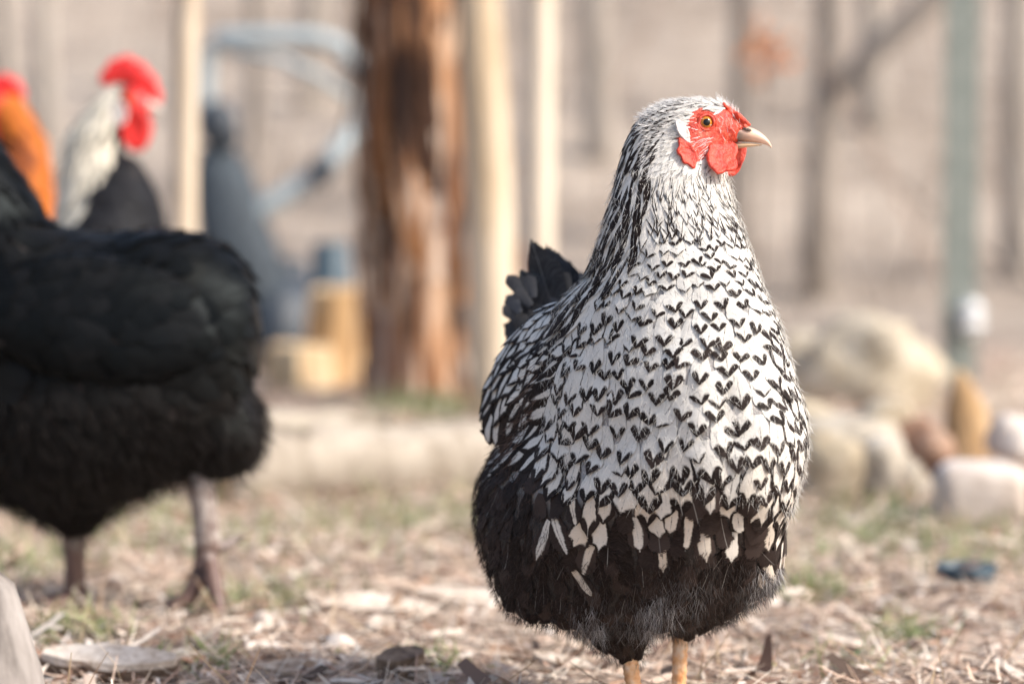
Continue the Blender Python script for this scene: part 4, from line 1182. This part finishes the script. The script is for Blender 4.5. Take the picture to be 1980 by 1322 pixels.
g2 = gdist(988)
log('old_log', at(425, 908, g2 + .1), at(1180, 885, g2 + .35), 84 * g2 / F, M['old_wood'], 'weathered pale log lying on the ground behind the hens', 'log', 2, lump=.14)
g1 = gdist(862)
log('old_log', at(480, 826, g1), at(765, 822, g1 + .1), 33 * g1 / F, M['old_wood'], 'smaller weathered log farther back, left of the grass tuft', 'log', 5)
SG = 'stones heaped at the right'
d5 = gdist(805); rock('boulder', at(1665, 718, d5 + .2), (.145, .135, .118), M['tan_stone'], 'big rounded tan boulder on top of the stone heap', 'boulder', 2, SG, .45)
rock('boulder', at(1575, 742, d5 + .3), (.11, .10, .10), M['tan_stone'], 'tan boulder half hidden behind the speckled hen\'s breast', 'boulder', 12, SG)
d6 = gdist(968)
for i, (px, py, rx, rz, mt, lb) in enumerate([(1610, 900, 62, 66, 'tan_stone', 'tan stone at the foot of the heap beside the hen'), (1700, 905, 48, 60, 'grey_stone', 'grey upright stone in the middle of the heap\'s foot'), (1640, 830, 110, 28, 'grey_stone', 'flat tan slab bridging the stones in the heap'),
                                              (1755, 840, 60, 34, 'brown_stone', 'reddish brown stone right of the pale slab'), (1762, 925, 40, 40, 'grey_stone', 'small pale stone left of the brown stump'), (1562, 812, 50, 40, 'tan_stone', 'tan stone peeping out beside the hen\'s breast, above the slab'), (1715, 806, 52, 34, 'tan_stone', 'tan stone under the big boulder\'s right side'), (1805, 880, 40, 42, 'brown_stone', 'brown stone leaning on the pointed stump'), (1700, 962, 34, 18, 'tan_stone', 'low tan stone at the front of the heap')]):
    k = (d6 + .12 * (py < 860)) / F; rock('stone', at(px, py, d6 + .12 * (py < 860)), (rx * k, rx * k * .9, rz * k), M[mt], lb, 'stone', 30 + i, SG, flat=.25)
d7 = gdist(1012); k7 = d7 / F
rock('white_block', at(1892, 952, d7), (84 * k7, .06, 60 * k7), M['white_stone'], 'chunky white stone block at the right edge', 'stone', 51, SG, .12, flat=.55)
rock('white_block', at(2050, 958, d7), (64 * k7, .05, 58 * k7), M['white_stone'], 'white stone block cut off by the right edge', 'stone', 52, SG, .12, flat=.55)
rock('white_block', at(1960, 850, d7 + .35), (60 * k7, .05, 55 * k7), M['white_stone'], 'white stone behind the white blocks at the right edge', 'stone', 53, SG, .25, flat=.2)
# pointed golden stump
d8 = gdist(905); k8 = d8 / F; b0 = at(1868, 905, d8)
st = empty('split_stump', (b0.x, d8, 0), 'pointed golden brown wood stump between stones at the right', 'stump')
bm = bmesh.new(); loft(bm, [[Vector((b0.x + (o_ + r * math.cos(a) * (1 + .12 * noise.noise((math.cos(a) * 2, math.sin(a) * 2, z * .02)))) * k8, d8 + r * k8 * .8 * math.sin(a), -.01 + z * k8)) for a in np.linspace(0, 6.283, 17)[:-1]] for z, r, o_ in ((0, 50, 0), (40, 47, 0), (90, 44, 2), (130, 38, -2), (165, 26, -8), (190, 14, -12), (205, 4, -14))])
link('wood', bm_mesh('wood', bm), M['golden_wood'], st)
d9 = gdist(1140); k9 = d9 / F
dish = empty('dish', at(1868, 1138, d9), 'small dark blue dish lying on the ground at the right', 'dish')
bm = bmesh.new(); c0 = at(1868, 1138, d9); loft(bm, [[c0 + Vector((r * k9 * math.cos(a), r * k9 * math.sin(a), z * k9)) for a in np.linspace(0, 6.283, 29)[:-1]] for r, z in ((42, 4), (52, 14), (58, 44), (55, 48), (50, 42), (42, 22), (5, 18))]); link('bowl', bm_mesh('bowl', bm), M['teal'], dish)
M['dark_soil'] = noisy_mat('dark_soil', [(.3, (.04, .03, .03)), (.7, (.14, .09, .07))], 80)
rock('clod', c0 + Vector((0, 0, .014)), (.017, .017, .012), M['dark_soil'], 'dark clod of earth in the blue dish', 'clod', 77)

# leaning grey log in the left foreground
M['grey_wood'] = bark_mat('grey_wood', [(.40, (.12, .105, .095)), (.48, (.24, .215, .20)), (.58, (.36, .33, .31))], 14)
fd = 1.56; fk = fd / F
fg = [at(-18, 1560, fd), at(-55, 1330, fd), at(-100, 1180, fd), at(-190, 1000, fd), at(-300, 800, fd)]
bm = bmesh.new(); tube(bm, fg, [.048, .047, .046, .045, .044], 22, .06, 3)
tag(link('leaning_log', bm_mesh('leaning_log', bm), M['grey_wood']), 'weathered grey log leaning in the bottom left corner', 'log')

# ------------------------------------------------------------------ chips and slabs on the ground
M['chip'] = bark_mat('pale_chip', [(.40, (.26, .19, .14)), (.47, (.50, .41, .33)), (.57, (.66, .58, .50))], 30)
M['bark_piece'] = noisy_mat('bark_piece', [(.3, (.05, .032, .022)), (.5, (.15, .10, .07)), (.72, (.30, .22, .16))], 90, rough=.9)
def slab(name, px, py, l, wd, th, yaw, mat, label, cat, seed, group=None, tilt=0.0, top=None, face_up=.30):
    d = gdist(py); k = d / F; c = at(px, py, d); c.z = ground_z(c.x, c.y)
    t = empty(name, c, label, cat, group)
    Rm = Matrix.Rotation(face_up, 3, 'X') @ Matrix.Rotation(yaw, 3, 'Z') @ Matrix.Rotation(tilt, 3, 'Y'); n_ = 9
    def build(z0, z1, sc, nm, mt):
        rings = []
        for i in range(n_ + 1):
            q = i / n_ * 2 - 1; e = (1 - abs(q) ** 2.5 * .72)
            a = noise.noise((q * 2, seed, 0)); b_ = noise.noise((q * 2, seed, 8)); j1 = noise.noise((q * 7, seed, 4)) * .35
            sec = [(-1 + .25 * a + j1, z0), (1 + .25 * b_, z0), (.95 + .25 * b_ - j1, z1 + .12 * a), (.2, z1 + .25 * b_), (-.92 + .25 * a, z1 - .12 * b_)]
            rings.append([c + Rm @ Vector((q * l * .5 * k * sc, y_ * wd * .5 * k * e * sc, (z_ * th) * k + .007)) for y_, z_ in sec])
        bm = bmesh.new(); loft(bm, rings); link(nm, bm_mesh(nm, bm, False), mt, t)
    if top:
        build(-.15, .6, 1.0, 'bark', mat); build(.6, 1.0, .97, 'split_face', top)
    else: build(-.15, 1.0, 1.0, 'wood', mat)
    return t
WC = 'pale wood chips on the ground'
slab('wood_chip', 720, 1190, 265, 80, 14, -.22, M['chip'], 'long pale wood chip, biggest of those between the hens', 'wood chip', 1, WC, .03)
slab('wood_chip', 905, 1178, 200, 62, 12, -.25, M['chip'], 'pale wood chip touching the speckled hen\'s left side', 'wood chip', 2, WC)
slab('wood_chip', 735, 1225, 56, 60, 14, 1.2, M['chip'], 'stubby pale chip just below the longest chip', 'wood chip', 3, WC)
slab('wood_chip', 1090, 1300, 130, 40, 10, -.5, M['chip'], 'pale chip at the bottom edge left of the hen\'s leg', 'wood chip', 4, WC)
slab('wood_chip', 720, 1292, 120, 56, 12, .3, M['chip'], 'pale chip behind the dark bark piece', 'wood chip', 5, WC)
slab('wood_chip', 575, 1316, 130, 56, 8, .1, M['chip'], 'pale flat chip at the bottom edge', 'wood chip', 6, WC)
slab('bark_chunk', 775, 1318, 95, 60, 36, .35, M['bark_piece'], 'dark bark chunk at the bottom edge of the picture', 'bark', 7)
slab('split_branch', 215, 1318, 270, 90, 36, -.10, M['bark_piece'], 'split branch with pale face at the bottom left', 'branch', 8, top=M['chip'])
def pebble(px, py, rx, rz, mt, lb, seed):
    d = gdist(py); k = d / F; c = at(px, py, d); rock('pebble', c + Vector((0, 0, rz * k * .7)), (rx * k, rx * k * .9, rz * k), M[mt], lb, 'pebble', seed, 'pebbles among the straw', .3, 3)
pebble(655, 1262, 32, 22, 'white_stone', 'round white pebble below the long chip', 61)
pebble(508, 1222, 20, 24, 'white_stone', 'upright white pebble right of the black hen\'s foot', 62)
pebble(860, 1118, 24, 16, 'brown_stone', 'dark brown pebble left of the speckled hen', 63)
pebble(800, 1128, 18, 12, 'brown_stone', 'small brown pebble, left of the dark brown one', 64)
pebble(88, 1172, 20, 15, 'brown_stone', 'dark pebble by the black hen\'s far foot', 65)
pebble(1700, 1000, 26, 14, 'grey_stone', 'low grey pebble in front of the stone heap', 66)

# ------------------------------------------------------------------ straw, needles, leaves, grass
def scatter(n, y0, y1, pw=1.6, margin=.35):
    u = rng.random(n); a_ = 1 - pw
    y = (y0 ** a_ + u * (y1 ** a_ - y0 ** a_)) ** (1 / a_)
    x = (rng.random(n) * 2 - 1) * (.24 * y + margin)
    return x, y
def gz(x, y): return np.array([ground_z(a, b_) for a, b_ in zip(x, y)])
n = 32000; x, y = scatter(n, 1.55, 6.8)
a = rng.random(n) * 6.283; D = np.stack([np.cos(a), np.sin(a), rng.normal(.05, .10, n)], 1)
sc = np.clip(y / 2, .9, 2.2)
strips('straw', np.stack([x, y, gz(x, y) + .002 + .008 * rng.random(n)], 1), D, rng.uniform(.015, .07, n) * sc, rng.uniform(.0007, .0022, n) * sc,
       pick([(.72, .59, .47), (.62, .46, .36), (.80, .71, .60), (.14, .09, .065), (.46, .31, .24)], [4, 4, 4, 1.6, 2], n), M['straw'], .18, side=np.tile((0, 0, 1.), (n, 1)) + rng.normal(0, .35, (n, 3)), seg=3, tipw=.5)
# standing stalks
n = 700; x, y = scatter(n, 1.8, 6)
D = np.stack([rng.normal(0, .5, n), rng.normal(0, .5, n), rng.uniform(.4, 1.2, n)], 1)
strips('dry_stalks', np.stack([x, y, gz(x, y)], 1), D, rng.uniform(.02, .07, n), rng.uniform(.001, .002, n), pick([(.60, .46, .30), (.50, .34, .22)], [1, 1], n), M['straw'], .25, tipw=.4)
# dead leaves and crumbs of bark
n = 17000; x, y = scatter(n, 1.55, 7)
a = rng.random(n) * 6.283; D = np.stack([np.cos(a), np.sin(a), rng.normal(.1, .2, n)], 1)
strips('leaf_litter', np.stack([x, y, gz(x, y) + .003 + .006 * rng.random(n)], 1), D, rng.uniform(.006, .022, n), rng.uniform(.002, .007, n),
       pick([(.60, .46, .36), (.40, .25, .18), (.72, .62, .53), (.09, .06, .05), (.78, .71, .64)], [3, 1.6, 3, 2.2, 2], n), M['straw'], .35, side=np.tile((0, 0, 1.), (n, 1)) + rng.normal(0, .4, (n, 3)), seg=3, tipw=.15)
# curled brown leaves
n = 420; x, y = scatter(n, 1.75, 6)
a = rng.random(n) * 6.283; D = np.stack([np.cos(a), np.sin(a), rng.normal(.0, .10, n)], 1)
strips('dead_leaves', np.stack([x, y, gz(x, y) + .006], 1), D, rng.uniform(.015, .035, n), rng.uniform(.008, .018, n),
       pick([(.36, .20, .13), (.50, .33, .23), (.20, .12, .09), (.12, .075, .06)], [3, 3, 2, 2], n), M['straw'], .25, side=np.tile((0, 0, 1.), (n, 1)) + rng.normal(0, .3, (n, 3)), seg=4, tipw=.25)
# wood shavings and flat bark crumbs
n = 900; x, y = scatter(n, 1.7, 4.5)
a = rng.random(n) * 6.283; D = np.stack([np.cos(a), np.sin(a), rng.normal(.08, .12, n)], 1)
strips('wood_shavings', np.stack([x, y, gz(x, y) + .006 + .006 * rng.random(n)], 1), D, rng.uniform(.015, .05, n), rng.uniform(.005, .014, n),
       pick([(.78, .68, .58), (.66, .52, .42), (.30, .19, .14), (.10, .07, .055)], [3, 2, 2, 2], n), M['straw'], .12, side=np.tile((0, 0, 1.), (n, 1)) + rng.normal(0, .25, (n, 3)), seg=3, tipw=.7)
# bare brush on the slope
n = 260; y = rng.uniform(8, 16, n); x = (rng.random(n) * 2 - 1) * (.24 * y + .6)
D = np.stack([rng.normal(0, .5, n), rng.normal(0, .3, n), np.ones(n)], 1)
strips('brush', np.stack([x, y, gz(x, y) - .02], 1), D, rng.uniform(.3, 1.5, n), rng.uniform(.006, .022, n), pick([(.20, .16, .13), (.34, .28, .23), (.46, .39, .33), (.30, .21, .16)], [3, 3, 2, 2], n), M['straw'], .12, seg=4, tipw=.15)
# green grass
cl = [(250, 1000, .10, 140), (740, 1015, .14, 170), (815, 800, .10, 700), (60, 1095, .10, 200), (140, 1240, .05, 160), (330, 1060, .12, 120), (1560, 1160, .04, 120), (1745, 1228, .035, 120), (1790, 1050, .25, 320), (1950, 1080, .2, 240), (1700, 1010, .2, 180), (380, 1290, .05, 90), (700, 1060, .2, 110),
      (1250, 1150, .06, 120), (490, 870, .2, 250), (940, 1010, .2, 150), (560, 1160, .1, 120), (1640, 1290, .06, 60), (1150, 1010, .2, 300), (440, 1180, .05, 80), (815, 1290, .05, 60), (90, 980, .1, 200)]
X_, Y_ = [], []
for px, py, r, m in cl:
    c = at(px, py, gdist(py)); X_.append(rng.normal(c.x, r * .5, m)); Y_.append(rng.normal(c.y, r * .6, m))
xb, yb = scatter(700, 2.6, 7); X_.append(xb); Y_.append(yb)
x = np.concatenate(X_); y = np.concatenate(Y_); n = len(x)
D = np.stack([rng.normal(0, .6, n), rng.normal(0, .6, n), rng.uniform(.3, 1.1, n)], 1)
strips('grass', np.stack([x, y, gz(x, y)], 1), D, rng.uniform(.012, .04, n) * np.clip(y / 2.4, .8, 1.6), rng.uniform(.0016, .0034, n) * np.clip(y / 2.4, .8, 1.8),
       pick([(.18, .26, .09), (.26, .33, .13), (.44, .44, .25), (.13, .21, .10)], [3, 3, 4, 1.5], n), M['grass'], .5, tipw=.1)
# beech sapling leaves, still orange, at two places on the slope
for (px, py, d, m, lb) in ((1480, 95, 7.5, 26, 'small sapling holding orange dead leaves right of the hen\'s head'), (1005, 505, 5.4, 30, 'low sapling with orange leaves behind the pale poles')):
    c = at(px, py, d); x0 = c.x; z0 = ground_z(x0, d)
    t = empty('beech_sapling', (x0, d, z0), lb, 'sapling', 'saplings with dead leaves')
    bm = bmesh.new(); tube(bm, [Vector((x0 - .03, d, z0 - .03)), Vector((x0 - .01, d, (z0 + c.z) / 2)), c, c + Vector((.02, 0, .12))], [.007, .006, .004, .002], 7)
    for i in range(6):
        s = c + Vector((0, 0, random.uniform(-.12, .05))); tube(bm, [s, s + Vector((random.gauss(0, .05), random.gauss(0, .05), random.uniform(.0, .05)))], [.003, .001], 5)
    link('stem', bm_mesh('stem', bm), M['grey_bark'], t)
    q = np.array([tuple(c)]) + rng.normal(0, 1, (m, 3)) * (.035, .035, .05)
    o = strips('leaves', q, rng.normal(0, 1, (m, 3)), rng.uniform(.04, .06, m), rng.uniform(.025, .035, m), pick([(.62, .28, .13), (.55, .22, .10)], [1, 1], m), M['straw'], .3, t, tipw=.1)
